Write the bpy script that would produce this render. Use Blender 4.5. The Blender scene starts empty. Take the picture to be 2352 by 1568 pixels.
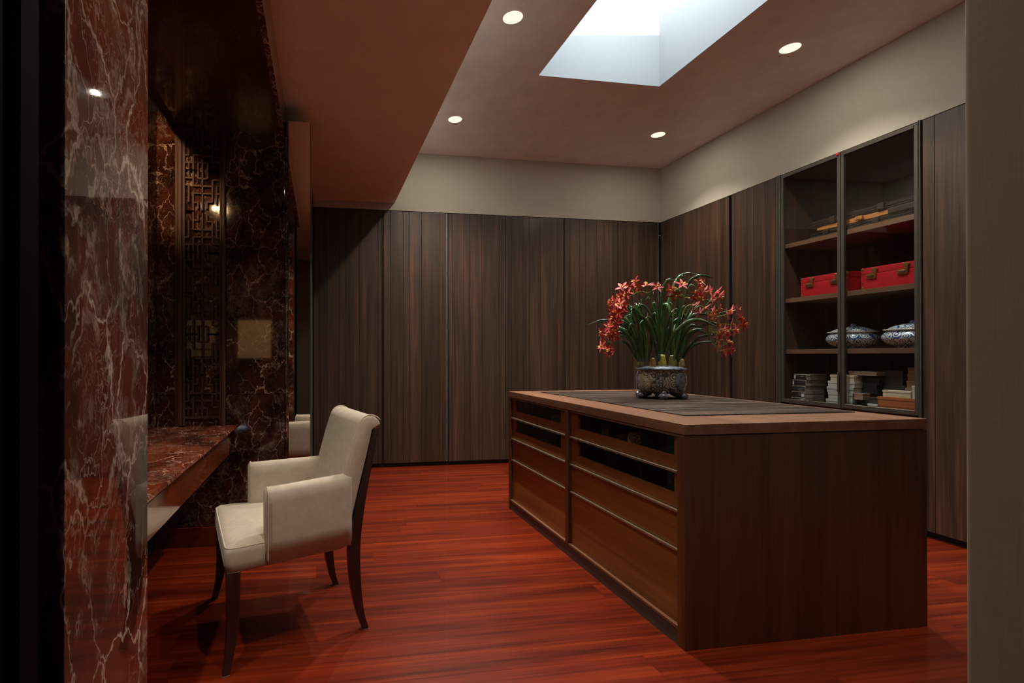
import bpy, bmesh, math, random
from math import sin, cos, pi, radians
from mathutils import Vector, Matrix
from mathutils.geometry import delaunay_2d_cdt

random.seed(7)
S = bpy.context.scene
COL = S.collection

# ------------------------------------------------------------------ camera
cam_d = bpy.data.cameras.new('camera'); cam = bpy.data.objects.new('camera', cam_d); COL.objects.link(cam)
F, YAW, PIT, ROL = 1151.6024, radians(9.02026), radians(.17127), radians(-.02593)
fw = Vector((sin(YAW)*cos(PIT), cos(YAW)*cos(PIT), sin(PIT)))
rt = Vector((cos(YAW), -sin(YAW), 0)); up = rt.cross(fw)
rt, up = rt*cos(ROL)+up*sin(ROL), -rt*sin(ROL)+up*cos(ROL)
M = Matrix((rt, up, -fw)).transposed().to_4x4(); M.translation = Vector((0, 0, 1.2))
cam.matrix_world = M
cam_d.sensor_fit = 'HORIZONTAL'; cam_d.sensor_width = 36
cam_d.lens = F/2352*36
cam_d.shift_x = (1176-921)/2352.0
cam_d.shift_y = (813.19-784)/2352.0
cam_d.clip_start = .02; cam_d.clip_end = 60
S.camera = cam

# ------------------------------------------------------------------ world, sun, exposure
W = bpy.data.worlds.new('sky'); S.world = W; W.use_nodes = True
bg = W.node_tree.nodes['Background']
bg.inputs[0].default_value = (.80, .93, 1.0, 1); bg.inputs[1].default_value = 15
SX0, SX1, SY0, SY1 = 1.687, 2.733, 1.95, 3.717      # skylight opening
ZC, ZS, ZT = 3.402, 2.85, 4.42                      # ceiling, soffit, top of the skylight shaft
sun_d = bpy.data.lights.new('sun', 'SUN'); sun = bpy.data.objects.new('sun', sun_d); COL.objects.link(sun)
sun_d.energy = 10.0; sun_d.angle = radians(.6); sun_d.color = (1, .96, .9)
sun.rotation_euler = Vector((.05, 1, -.36)).to_track_quat('-Z', 'Y').to_euler()
sun.location = (2.2, 0, 8)
port_d = bpy.data.lights.new('skylight_portal', 'AREA'); port = bpy.data.objects.new('skylight_portal', port_d); COL.objects.link(port)
port_d.shape = 'RECTANGLE'; port_d.size = SX1-SX0; port_d.size_y = SY1-SY0; port_d.cycles.is_portal = True
port.location = ((SX0+SX1)/2, (SY0+SY1)/2, ZT)
S.view_settings.view_transform = 'Standard'; S.view_settings.look = 'None'
S.view_settings.exposure = 0.24; S.view_settings.gamma = 1; S.view_settings.use_curve_mapping = False
cy = S.cycles
cy.use_denoising = True; cy.max_bounces = 9; cy.diffuse_bounces = 6; cy.glossy_bounces = 4
cy.transmission_bounces = 4; cy.transparent_max_bounces = 8
cy.caustics_reflective = False; cy.caustics_refractive = False; cy.sample_clamp_indirect = 4
SPOT_W = 225.0
SPILL = .020
WARM = (1.0, .87, .71)

# ------------------------------------------------------------------ materials
def new_mat(name):
    m = bpy.data.materials.new(name); m.use_nodes = True
    nt = m.node_tree; b = nt.nodes['Principled BSDF']
    return m, nt, b
def N(nt, t, **kw):
    n = nt.nodes.new(t)
    for k, v in kw.items():
        if k == 'inp':
            for i, x in v.items(): n.inputs[i].default_value = x
        else: setattr(n, k, v)
    return n
def ramp(nt, fac, stops, interp='LINEAR'):
    r = nt.nodes.new('ShaderNodeValToRGB'); r.color_ramp.interpolation = interp
    e = r.color_ramp.elements
    while len(e) < len(stops): e.new(.5)
    for x, (p, c) in zip(e, stops):
        x.position = p; x.color = (*c, 1) if len(c) == 3 else c
    nt.links.new(fac, r.inputs[0]); return r.outputs[0]
def g(v): return (v, v, v)
def coords(nt, scale=(1, 1, 1), rand=0.0, rot=(0, 0, 0)):
    tc = N(nt, 'ShaderNodeTexCoord'); mp = N(nt, 'ShaderNodeMapping')
    src = tc.outputs['Object']
    if rand:
        oi = N(nt, 'ShaderNodeObjectInfo')
        sc = N(nt, 'ShaderNodeMath', operation='MULTIPLY', inp={1: rand}); nt.links.new(oi.outputs['Random'], sc.inputs[0])
        va = N(nt, 'ShaderNodeVectorMath', operation='ADD'); nt.links.new(src, va.inputs[0]); nt.links.new(sc.outputs[0], va.inputs[1])
        src = va.outputs[0]
    nt.links.new(src, mp.inputs[0]); mp.inputs['Scale'].default_value = scale; mp.inputs['Rotation'].default_value = rot
    return mp.outputs[0]
def noise(nt, vec, scale, detail=3, rough=.5, dist=0.0):
    n = N(nt, 'ShaderNodeTexNoise', inp={'Scale': scale, 'Detail': detail, 'Roughness': rough, 'Distortion': dist})
    nt.links.new(vec, n.inputs['Vector']); return n.outputs['Fac']
def mix(nt, fac, a, b, mode='MIX'):
    m = N(nt, 'ShaderNodeMix', data_type='RGBA', blend_type=mode)
    for s, v in ((m.inputs[0], fac), (m.inputs[6], a), (m.inputs[7], b)):
        if hasattr(v, 'links'): nt.links.new(v, s)
        elif isinstance(v, (int, float)): s.default_value = v if s.type == 'VALUE' else (v, v, v, 1)
        else: s.default_value = (*v, 1)
    return m.outputs[2]
def math_(nt, op, a, b=None, c=None):
    m = N(nt, 'ShaderNodeMath', operation=op)
    for i, v in enumerate((a, b, c)):
        if v is None: continue
        if hasattr(v, 'links'): nt.links.new(v, m.inputs[i])
        else: m.inputs[i].default_value = v
    return m.outputs[0]
def bump(nt, b, h, strength=.2, dist=.002):
    n = N(nt, 'ShaderNodeBump', inp={'Strength': strength, 'Distance': dist})
    nt.links.new(h, n.inputs['Height']); nt.links.new(n.outputs[0], b.inputs['Normal'])
def plain(name, c, rough=.5, metal=0.0, coat=0.0, spec=.5, vary=0.0):
    m, nt, b = new_mat(name)
    b.inputs['Roughness'].default_value = rough; b.inputs['Metallic'].default_value = metal
    b.inputs['Coat Weight'].default_value = coat; b.inputs['Coat Roughness'].default_value = .05
    b.inputs['Specular IOR Level'].default_value = spec
    v = vary if vary else .08
    f = noise(nt, coords(nt), 40, 2)
    nt.links.new(ramp(nt, f, [(.3, tuple(x*(1-v) for x in c)), (.7, tuple(min(1, x*(1+v)) for x in c))]), b.inputs['Base Color'])
    return m
def wood(name, stops, axis='z', fine=70, rough=.35, coat=0.0, coat_rough=.05, rand=7.0, tint=.25, bumpy=.12, spec=.5):
    """long-grained veneer: noise squeezed across the grain, a tint of its own for every board"""
    m, nt, b = new_mat(name)
    k = {'x': (.035, 1, 1), 'y': (1, .045, 1), 'z': (1, 1, .03)}[axis]
    v = coords(nt, k, rand)
    f1 = noise(nt, v, fine*.22, 3, .55, .6); f2 = noise(nt, v, fine, 3, .6)
    f = math_(nt, 'ADD', math_(nt, 'MULTIPLY', f1, .62), math_(nt, 'MULTIPLY', f2, .38))
    c = ramp(nt, f, stops)
    oi = N(nt, 'ShaderNodeObjectInfo')
    tv = math_(nt, 'ADD', math_(nt, 'MULTIPLY', oi.outputs['Random'], 2*tint), 1-tint)
    cmb = N(nt, 'ShaderNodeCombineColor')
    for i in range(3): nt.links.new(tv, cmb.inputs[i])
    c = mix(nt, 1.0, c, cmb.outputs[0], 'MULTIPLY')
    nt.links.new(c, b.inputs['Base Color'])
    b.inputs['Roughness'].default_value = rough; b.inputs['Specular IOR Level'].default_value = spec
    b.inputs['Coat Weight'].default_value = coat; b.inputs['Coat Roughness'].default_value = coat_rough
    if bumpy: bump(nt, b, f2, bumpy, .001)
    return m
def marble(name, s, base, vein, dens=.5, rough=.05, stretch=(1, 1, 1), rot=(0, 0, 0), w1=.02, ior=1.55, smoke=0):
    m, nt, b = new_mat(name)
    p = coords(nt, stretch, 0, rot)
    wn = N(nt, 'ShaderNodeTexNoise', inp={'Scale': 3.2*s, 'Detail': 5, 'Roughness': .6}); nt.links.new(p, wn.inputs['Vector'])
    sub = N(nt, 'ShaderNodeVectorMath', operation='SUBTRACT'); nt.links.new(wn.outputs['Color'], sub.inputs[0]); sub.inputs[1].default_value = (.5, .5, .5)
    scl = N(nt, 'ShaderNodeVectorMath', operation='SCALE'); nt.links.new(sub.outputs[0], scl.inputs[0]); scl.inputs[3].default_value = .42/s
    add = N(nt, 'ShaderNodeVectorMath', operation='ADD'); nt.links.new(p, add.inputs[0]); nt.links.new(scl.outputs[0], add.inputs[1])
    q = add.outputs[0]
    def vor(scale, width, soft, lo, hi, mscale):
        v = N(nt, 'ShaderNodeTexVoronoi', feature='DISTANCE_TO_EDGE', inp={'Scale': scale}); nt.links.new(q, v.inputs['Vector'])
        wv = math_(nt, 'MULTIPLY', noise(nt, p, scale*.9, 2), width*2)
        line = N(nt, 'ShaderNodeMapRange'); nt.links.new(v.outputs['Distance'], line.inputs[0])
        line.inputs[1].default_value = 0; nt.links.new(math_(nt, 'ADD', wv, soft), line.inputs[2]); line.inputs[3].default_value = 1; line.inputs[4].default_value = 0
        mk = N(nt, 'ShaderNodeMapRange', inp={1: lo, 2: hi, 3: 0, 4: 1}); nt.links.new(noise(nt, p, mscale, 3), mk.inputs[0])
        return math_(nt, 'MULTIPLY', line.outputs[0], mk.outputs[0])
    a = vor(3.6*s, w1, .004, .44-.1*dens, .6, 2.6*s)
    c2 = vor(10*s, w1*.9, .006, .50-.1*dens, .68, 3.4*s)
    c3 = vor(26*s, w1*1.6, .01, .58-.08*dens, .74, 2.0*s)
    vv = math_(nt, 'MAXIMUM', math_(nt, 'MAXIMUM', a, math_(nt, 'MULTIPLY', c2, .75)), math_(nt, 'MULTIPLY', c3, .55))
    if smoke:
        n1 = noise(nt, q, 1.5*s, 4, .65, 1.2); band = N(nt, 'ShaderNodeMapRange', inp={1: .0, 2: .055, 3: 1, 4: 0})
        nt.links.new(math_(nt, 'ABSOLUTE', math_(nt, 'SUBTRACT', n1, .56)), band.inputs[0])
        det = N(nt, 'ShaderNodeMapRange', inp={1: .40, 2: .62, 3: 0, 4: 1}); nt.links.new(noise(nt, q, 15*s, 4, .7), det.inputs[0])
        vv = math_(nt, 'MAXIMUM', vv, math_(nt, 'MULTIPLY', math_(nt, 'MULTIPLY', band.outputs[0], det.outputs[0]), smoke))
    vv = math_(nt, 'POWER', math_(nt, 'MINIMUM', vv, 1), 1.3)
    bc = ramp(nt, noise(nt, q, 2.4*s, 5, .6), [(.33, base[0]), (.46, base[1]), (.60, base[2])])
    nt.links.new(mix(nt, vv, bc, vein), b.inputs['Base Color'])
    b.inputs['Roughness'].default_value = rough; b.inputs['IOR'].default_value = ior
    return m
def emit(name, c, s):
    m, nt, b = new_mat(name)
    b.inputs['Base Color'].default_value = (*c, 1)
    b.inputs['Emission Color'].default_value = (*c, 1); b.inputs['Emission Strength'].default_value = s
    return m
def glass(name, tint=(1, 1, 1), refl=1.0):
    m = bpy.data.materials.new(name); m.use_nodes = True; nt = m.node_tree; nt.nodes.clear()
    o = N(nt, 'ShaderNodeOutputMaterial'); t = N(nt, 'ShaderNodeBsdfTransparent'); gl = N(nt, 'ShaderNodeBsdfGlossy')
    t.inputs[0].default_value = (*tint, 1); gl.inputs['Roughness'].default_value = .01
    lw_ = N(nt, 'ShaderNodeLayerWeight', inp={'Blend': .5}); mx = N(nt, 'ShaderNodeMixShader')
    fr = math_(nt, 'MULTIPLY_ADD', math_(nt, 'POWER', lw_.outputs['Facing'], 5.0), .93, .045)
    nt.links.new(math_(nt, 'MULTIPLY', fr, refl), mx.inputs[0]); nt.links.new(t.outputs[0], mx.inputs[1]); nt.links.new(gl.outputs[0], mx.inputs[2])
    nt.links.new(mx.outputs[0], o.inputs[0]); return m
def fabric(name, c, weave=900, rough=.9, sheen=.0, mott=.12, bs=.25, mscale=14):
    m, nt, b = new_mat(name)
    p = coords(nt)
    f = noise(nt, p, mscale, 4, .6)
    nt.links.new(ramp(nt, f, [(.3, tuple(x*(1-mott) for x in c)), (.72, tuple(x*(1+mott) for x in c))]), b.inputs['Base Color'])
    b.inputs['Roughness'].default_value = rough; b.inputs['Sheen Weight'].default_value = sheen; b.inputs['Sheen Roughness'].default_value = .4
    b.inputs['Specular IOR Level'].default_value = .2
    bump(nt, b, noise(nt, coords(nt, (1, 1, 1)), weave, 2), bs, .001)
    return m
def grasscloth(name, c):
    m, nt, b = new_mat(name)
    f1 = noise(nt, coords(nt, (1, 1, .03)), 420, 2); f2 = noise(nt, coords(nt, (.05, .05, 1)), 420, 2)
    f = math_(nt, 'ADD', math_(nt, 'MULTIPLY', f1, .5), math_(nt, 'MULTIPLY', f2, .5))
    nt.links.new(ramp(nt, f, [(.35, tuple(x*.94 for x in c)), (.65, tuple(x*1.05 for x in c))]), b.inputs['Base Color'])
    b.inputs['Roughness'].default_value = .85; b.inputs['Specular IOR Level'].default_value = .2
    bump(nt, b, f, .25, .001); return m

MT = {}
MT['floor'] = wood('red_floor_wood', [(.30, (.036, .0030, .0007)), (.43, (.100, .0085, .0016)), (.55, (.168, .0168, .0031)), (.70, (.28, .037, .0070))], 'x', 75, .38, .5, .03, 9.0, .13, .05, .22)
MT['plaster'] = fabric('plaster', (.88, .90, .90), 30, .36, 0, .07, .10, 5)
MT['plaster'].node_tree.nodes['Principled BSDF'].inputs['Specular IOR Level'].default_value = .5
MT['soffit'] = fabric('bounce_tinted_soffit', (.94, .87, .78), 30, .34, 0, .05, .10, 5)  # plaster again, with the floor's warm bounce light put into its colour
MT['wall'] = grasscloth('grasscloth_wall', (.50, .48, .43))
MT['near_wall'] = grasscloth('woven_wallpaper', (.255, .205, .155))
MT['white'] = plain('shaft_white', (.235, .235, .235), .8, vary=.01)
MT['door_wood'] = wood('dark_walnut_veneer', [(.28, (.010, .0065, .0045)), (.42, (.031, .018, .0115)), (.55, (.056, .030, .018)), (.72, (.125, .058, .031))], 'z', 95, .42, .15, .2, 9.0, .16, .15)
MT['carcass'] = wood('cabinet_interior_wood', [(.3, (.045, .024, .015)), (.55, (.085, .044, .026)), (.72, (.12, .064, .037))], 'z', 60, .5, 0, .1, 5, .05)
MT['shelf_wood'] = wood('shelf_wood', [(.3, (.12, .062, .036)), (.55, (.19, .10, .06)), (.72, (.25, .14, .085))], 'y', 60, .45, 0, .1, 5, .08)
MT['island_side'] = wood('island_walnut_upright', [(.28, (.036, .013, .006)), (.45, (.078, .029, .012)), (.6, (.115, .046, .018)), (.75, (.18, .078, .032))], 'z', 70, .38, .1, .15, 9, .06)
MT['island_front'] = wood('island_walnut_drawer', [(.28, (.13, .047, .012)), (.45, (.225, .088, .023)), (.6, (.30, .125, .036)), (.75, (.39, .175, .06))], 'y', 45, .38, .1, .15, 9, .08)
MT['island_top'] = wood('island_walnut_top', [(.28, (.125, .056, .031)), (.45, (.185, .088, .050)), (.6, (.235, .118, .07)), (.75, (.30, .16, .10))], 'y', 45, .34, .15, .15, 9, .04)
MT['black'] = plain('black_recess', (.012, .011, .011), .6)
MT['plinth'] = plain('dark_grey_plinth', (.075, .065, .055), .45)
MT['bronze'] = plain('dark_bronze_frame', (.10, .088, .072), .38, .6)
MT['pull'] = plain('brushed_bronze_pull', (.34, .27, .20), .38, .75)
MT['steel'] = plain('grey_metal_strip', (.38, .40, .39), .35, .7)
MT['brass'] = plain('brass', (.72, .50, .18), .28, 1.0)
MT['lacquer'] = plain('black_lacquer', (.07, .034, .022), .14, 0, .4)
MT['jamb'] = plain('black_door_jamb', (.003, .0025, .002), .8, spec=.05)
MT['lattice'] = wood('dark_rosewood_lattice', [(.3, (.050, .024, .014)), (.55, (.10, .05, .028)), (.75, (.16, .08, .045))], 'z', 60, .48, 0, .15, 5, .05, .12, .25)
MT['desk_wood'] = plain('polished_mahogany', (.145, .030, .010), .10, 0, .6, vary=.25)
RED = [(.025, .008, .006), (.12, .022, .011), (.22, .046, .020)]
DRK = [(.010, .006, .004), (.030, .010, .006), (.075, .020, .011)]
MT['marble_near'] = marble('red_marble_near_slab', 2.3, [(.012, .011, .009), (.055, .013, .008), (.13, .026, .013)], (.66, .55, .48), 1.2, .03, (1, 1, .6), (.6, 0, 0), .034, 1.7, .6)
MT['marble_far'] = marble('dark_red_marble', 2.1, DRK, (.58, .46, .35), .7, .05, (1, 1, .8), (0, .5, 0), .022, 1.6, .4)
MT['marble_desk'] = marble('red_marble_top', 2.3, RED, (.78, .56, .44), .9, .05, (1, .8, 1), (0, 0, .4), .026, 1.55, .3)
MT['mirror'] = plain('mirror_silver', (.86, .84, .80), .01, 1.0, vary=.001)
MT['glass'] = glass('clear_glass', (.93, .95, .94))
MT['smoke_glass'] = glass('smoked_glass', (.60, .58, .55), 1.0)
MT['glass_edge'] = plain('green_glass_edge', (.05, .085, .065), .2)
MT['cream'] = fabric('cream_velvet', (.55, .49, .405), 700, .85, .25, .10, .18, 22)
MT['seam'] = fabric('cream_piping', (.58, .50, .40), 900, .9, .1, .05, .1)
MT['chair_wood'] = wood('dark_chair_wood', [(.3, (.016, .006, .004)), (.7, (.045, .015, .009))], 'z', 50, .25, .3, .08, 4, .05)
MT['runner'] = None
m, nt, b = new_mat('woven_runner'); MT['runner'] = m
f = noise(nt, coords(nt, (1, 3.2, 1)), 130, 3, .6); f2 = noise(nt, coords(nt, (.10, 1, 1)), 16, 3)
ff = math_(nt, 'ADD', math_(nt, 'MULTIPLY', f, .5), math_(nt, 'MULTIPLY', f2, .5))
nt.links.new(ramp(nt, ff, [(.35, (.009, .0055, .004)), (.50, (.026, .016, .011)), (.64, (.15, .10, .075))]), b.inputs['Base Color'])
b.inputs['Roughness'].default_value = .5; b.inputs['Specular IOR Level'].default_value = .12; bump(nt, b, f, .8, .004)
def leather(name, c, r=.45):
    m, nt, b = new_mat(name)
    nt.links.new(ramp(nt, noise(nt, coords(nt), 30, 3), [(.3, tuple(x*.85 for x in c)), (.7, tuple(x*1.12 for x in c))]), b.inputs['Base Color'])
    b.inputs['Roughness'].default_value = r; bump(nt, b, noise(nt, coords(nt), 500, 2), .2, .001); return m
MT['red_leather'] = leather('red_leather', (.52, .010, .022), .42)
MT['brown_leather'] = leather('dark_brown_leather', (.036, .020, .013), .42)
MT['tan_leather'] = leather('orange_tan_leather', (.55, .21, .045), .5)
def porcelain(name, s, white, blue, cut=.5):
    m, nt, b = new_mat(name)
    p = coords(nt)
    v = N(nt, 'ShaderNodeTexVoronoi', feature='F1', inp={'Scale': s, 'Randomness': .75}); nt.links.new(p, v.inputs['Vector'])
    w = N(nt, 'ShaderNodeMath', operation='SINE'); nt.links.new(math_(nt, 'MULTIPLY', v.outputs['Distance'], 21), w.inputs[0])
    k = math_(nt, 'ADD', w.outputs[0], math_(nt, 'MULTIPLY', noise(nt, p, s*2.2, 3), .9))
    nt.links.new(ramp(nt, k, [(cut, white), (cut+.18, blue)]), b.inputs['Base Color'])
    b.inputs['Roughness'].default_value = .12; b.inputs['Coat Weight'].default_value = .5; return m
MT['porcelain'] = porcelain('blue_white_porcelain', 26, (.72, .74, .76), (.035, .075, .26), .62)
MT['porcelain_plain'] = plain('white_porcelain', (.75, .74, .72), .15, 0, .4)
MT['pot'] = porcelain('blue_grey_glazed_pot', 24, (.33, .27, .20), (.055, .06, .085), .55)
MT['pot_dark'] = plain('dark_blue_glaze', (.075, .08, .105), .18, 0, .5, vary=.5)
MT['pot_panel'] = porcelain('painted_medallion', 55, (.42, .34, .24), (.07, .065, .075), .75)
MT['pot_top'] = porcelain('pot_lid_glaze', 30, (.42, .42, .40), (.10, .15, .24), .45)
def leafmat(name, a, b_):
    m, nt, b = new_mat(name)
    oi = N(nt, 'ShaderNodeObjectInfo')
    f = math_(nt, 'ADD', math_(nt, 'MULTIPLY', noise(nt, coords(nt), 25, 3), .6), math_(nt, 'MULTIPLY', oi.outputs['Random'], .4))
    nt.links.new(ramp(nt, f, [(.3, a), (.7, b_)]), b.inputs['Base Color'])
    b.inputs['Roughness'].default_value = .22; b.inputs['Coat Weight'].default_value = .3; return m
MT['leaf'] = leafmat('dark_green_leaf', (.012, .032, .010), (.045, .10, .028))
MT['stem'] = leafmat('green_stem', (.11, .20, .03), (.20, .28, .06))
MT['bulb'] = leafmat('yellow_green_bulb', (.20, .22, .02), (.36, .30, .05))
MT['bulb_dark'] = leafmat('olive_bulb', (.05, .06, .015), (.13, .12, .035))
MT['bulb_brown'] = leafmat('brown_bulb', (.17, .10, .03), (.28, .20, .07))
m, nt, b = new_mat('red_petal'); MT['petal'] = m
oi = N(nt, 'ShaderNodeObjectInfo')
pf = math_(nt, 'ADD', math_(nt, 'MULTIPLY', noise(nt, coords(nt), 60, 2), .5), math_(nt, 'MULTIPLY', oi.outputs['Random'], .5))
nt.links.new(ramp(nt, pf, [(.25, (.34, .020, .022)), (.5, (.52, .055, .055)), (.75, (.62, .17, .17))]), b.inputs['Base Color'])
b.inputs['Roughness'].default_value = .5
MT['lip'] = plain('yellow_lip', (.62, .28, .05), .5, vary=.5)
for k, c in dict(box_grey=(.42, .37, .32), box_white=(.55, .53, .48), box_pale=(.46, .48, .46), box_cream=(.62, .52, .38), box_brown=(.30, .155, .075),
                 box_orange=(.42, .115, .038), box_dark=(.045, .035, .032), box_black=(.012, .011, .012), label=(.62, .60, .55), print=(.35, .33, .30), tan_box=(.40, .25, .16)).items():
    MT[k] = plain('cardboard_'+k, c, .7)
MT['felt'] = plain('dark_drawer_felt', (.016, .013, .011), .9)
MT['silk_yellow'] = porcelain('yellow_silk', 40, (.85, .50, .06), (.10, .03, .01), .6)
MT['silk_gold'] = plain('gold_silk', (.40, .25, .09), .4, vary=.4)
MT['silk_red'] = plain('red_silk', (.35, .03, .02), .4)
MT['silk_dark'] = plain('dark_silk', (.05, .04, .03), .4, vary=.4)
MT['lamp_glow'] = emit('downlight_lamp', (1, .78, .52), 60)
MT['reflector'] = emit('downlight_reflector', (1, .82, .60), 1.15)
MT['cove_glow'] = emit('cove_led', (1, .55, .22), 3)
MT['shade_glow'] = emit('lamp_shade_glow', (1, .55, .22), .6)

# ------------------------------------------------------------------ builders
def link(o, parent=None):
    COL.objects.link(o)
    if parent is not None: o.parent = parent
    return o
def mesh_obj(name, verts, faces, mat, parent=None, smooth=False, bevel=0, seg=2, midx=None, angle=40):
    me = bpy.data.meshes.new(name); me.from_pydata([tuple(v) for v in verts], [], faces)
    for m_ in (mat if isinstance(mat, (list, tuple)) else [mat]): me.materials.append(m_)
    if midx: me.polygons.foreach_set('material_index', midx)
    me.update()
    o = link(bpy.data.objects.new(name, me), parent)
    if smooth: me.polygons.foreach_set('use_smooth', [True]*len(me.polygons))
    if bevel:
        md = o.modifiers.new('bevel', 'BEVEL'); md.width = bevel; md.segments = seg; md.limit_method = 'ANGLE'; md.angle_limit = radians(angle)
        md.harden_normals = False
        if not smooth and seg > 1:
            me.polygons.foreach_set('use_smooth', [True]*len(me.polygons))
            wn = o.modifiers.new('normals', 'WEIGHTED_NORMAL'); wn.keep_sharp = True
    return o
class MB:
    def __init__(s): s.v = []; s.f = []; s.m = []
    def quadbox(s, p, mi=0):           # eight corners: bottom loop then top loop
        n = len(s.v); s.v += [Vector(x) for x in p]
        for f in ((3, 2, 1, 0), (4, 5, 6, 7), (0, 1, 5, 4), (1, 2, 6, 5), (2, 3, 7, 6), (3, 0, 4, 7)):
            s.f.append(tuple(n+i for i in f)); s.m.append(mi)
    def box(s, x0, x1, y0, y1, z0, z1, mi=0):
        s.quadbox([(x0, y0, z0), (x1, y0, z0), (x1, y1, z0), (x0, y1, z0), (x0, y0, z1), (x1, y0, z1), (x1, y1, z1), (x0, y1, z1)], mi)
    def tube(s, pts, r, n=8, mi=0, cap=True):
        pts = [Vector(p) for p in pts]; rs = r if isinstance(r, (list, tuple)) else [r]*len(pts)
        base = len(s.v); ref = Vector((0.31, .22, .92)).normalized(); pd = None
        for i, p in enumerate(pts):
            d = (pts[min(i+1, len(pts)-1)]-pts[max(i-1, 0)]).normalized()
            a = d.cross(ref)
            if a.length < .1: a = d.cross(Vector((1, 0, 0)))
            a.normalize(); b_ = d.cross(a)
            for k in range(n):
                t = 2*pi*k/n; s.v.append(p+(a*cos(t)+b_*sin(t))*rs[i])
        for i in range(len(pts)-1):
            for k in range(n):
                q = base+i*n; s.f.append((q+k, q+(k+1) % n, q+n+(k+1) % n, q+n+k)); s.m.append(mi)
        if cap:
            s.f.append(tuple(base+k for k in range(n))[::-1]); s.m.append(mi)
            s.f.append(tuple(base+(len(pts)-1)*n+k for k in range(n))); s.m.append(mi)
    def lathe(s, prof, c=(0, 0, 0), n=32, mi=0, sx=1, sy=1, wob=None):
        base = len(s.v)
        for r, z in prof:
            for k in range(n):
                t = 2*pi*k/n; rr = r*(wob(t, z) if wob else 1)
                s.v.append(Vector((c[0]+rr*cos(t)*sx, c[1]+rr*sin(t)*sy, c[2]+z)))
        for i in range(len(prof)-1):
            for k in range(n):
                q = base+i*n; s.f.append((q+k, q+(k+1) % n, q+n+(k+1) % n, q+n+k)); s.m.append(mi)
        if prof[0][0] > 1e-4: s.f.append(tuple(base+k for k in range(n))[::-1]); s.m.append(mi)
        if prof[-1][0] > 1e-4: s.f.append(tuple(base+(len(prof)-1)*n+k for k in range(n))); s.m.append(mi)
    def extrude(s, prof, y0, y1, plane='xz', mi=0):
        n = len(prof); base = len(s.v)
        for y in (y0, y1):
            for a, b_ in prof:
                s.v.append(Vector((a, y, b_)) if plane == 'xz' else Vector((y, a, b_)) if plane == 'yz' else Vector((a, b_, y)))
        for i in range(n):
            j = (i+1) % n; s.f.append((base+i, base+j, base+n+j, base+n+i)); s.m.append(mi)
        s.f.append(tuple(base+i for i in range(n))[::-1]); s.m.append(mi)
        s.f.append(tuple(base+n+i for i in range(n))); s.m.append(mi)
    def build(s, name, mat, parent=None, smooth=False, bevel=0, seg=2, origin=None, angle=40):
        v = s.v if origin is None else [x-Vector(origin) for x in s.v]
        bm = bmesh.new()
        vs = [bm.verts.new(x) for x in v]
        for f_, mi in zip(s.f, s.m):
            try: fc = bm.faces.new([vs[i] for i in f_]); fc.material_index = mi
            except ValueError: pass
        bmesh.ops.recalc_face_normals(bm, faces=bm.faces[:])
        me = bpy.data.meshes.new(name); bm.to_mesh(me); bm.free()
        for m_ in (mat if isinstance(mat, (list, tuple)) else [mat]): me.materials.append(m_)
        o = link(bpy.data.objects.new(name, me), parent)
        if origin is not None and parent is None: o.location = origin
        if smooth: me.polygons.foreach_set('use_smooth', [True]*len(me.polygons))
        if bevel:
            md = o.modifiers.new('bevel', 'BEVEL'); md.width = bevel; md.segments = seg; md.limit_method = 'ANGLE'; md.angle_limit = radians(angle)
            if not smooth and seg > 1:
                me.polygons.foreach_set('use_smooth', [True]*len(me.polygons))
                wn = o.modifiers.new('normals', 'WEIGHTED_NORMAL'); wn.keep_sharp = True
        return o
def box(name, mat, parent, x0, x1, y0, y1, z0, z1, bevel=0, seg=1, rel=None):
    """a box given in world coordinates; rel = the location of the parent Empty"""
    mb = MB(); mb.box(x0, x1, y0, y1, z0, z1)
    c = Vector(((x0+x1)/2, (y0+y1)/2, (z0+z1)/2))
    mb.v = [v-c for v in mb.v]
    o = mb.build(name, mat, parent, bevel=bevel, seg=seg)
    o.location = c-Vector(rel) if rel is not None else c
    return o
def thing(name, label, cat, loc, rz=0, group=None):
    o = link(bpy.data.objects.new(name, None)); o.location = loc; o.rotation_euler = (0, 0, rz); o.empty_display_size = .1
    o['label'] = label; o['category'] = cat
    if group: o['group'] = group
    return o
def tag(o, label, cat, group=None):
    o['label'] = label; o['category'] = cat
    if group: o['group'] = group
    return o
def struct(o): o['kind'] = 'structure'; return o
def catmull(pts, n):
    pts = [Vector(p) for p in pts]; P = [2*pts[0]-pts[1]]+pts+[2*pts[-1]-pts[-2]]; out = []
    m_ = len(pts)-1
    for i in range(n+1):
        t = i/n*m_; k = min(int(t), m_-1); u = t-k; a, b_, c, d = P[k:k+4]
        out.append(.5*((2*b_)+(c-a)*u+(2*a-5*b_+4*c-d)*u*u+(3*b_-a-3*c+d)*u**3))
    return out

# ------------------------------------------------------------------ room shell
YB, XR, YP = 5.34, 3.935, 3.321
LIGHTS = [(1.232, 3.105), (1.232, 4.532), (3.318, 4.532), (3.318, 3.105), (1.232, 1.68), (3.318, 1.68)]
# floor: boards running along X
fl = struct(box('floor', MT['black'], None, -1.35, 4.6, -2.2, 6.0, -.06, -.014))
random.seed(3); y = -.75; row = 0; PW = .152
nd = 0
while y < YB+.25:
    x = -1.3-random.random()*1.4
    while x < 4.0:
        L = random.choice((1.5, 1.8, 2.1, 1.95)); x1 = min(x+L, 4.02); x0 = max(x, -1.3)
        if x1-x0 > .05:
            pk = box('plank', MT['floor'], fl, x0+.0004, x1-.0004, y+.0004, y+PW-.0004, -.012, 0, 0, 1, rel=fl.location)
        x += L
    y += PW
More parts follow.
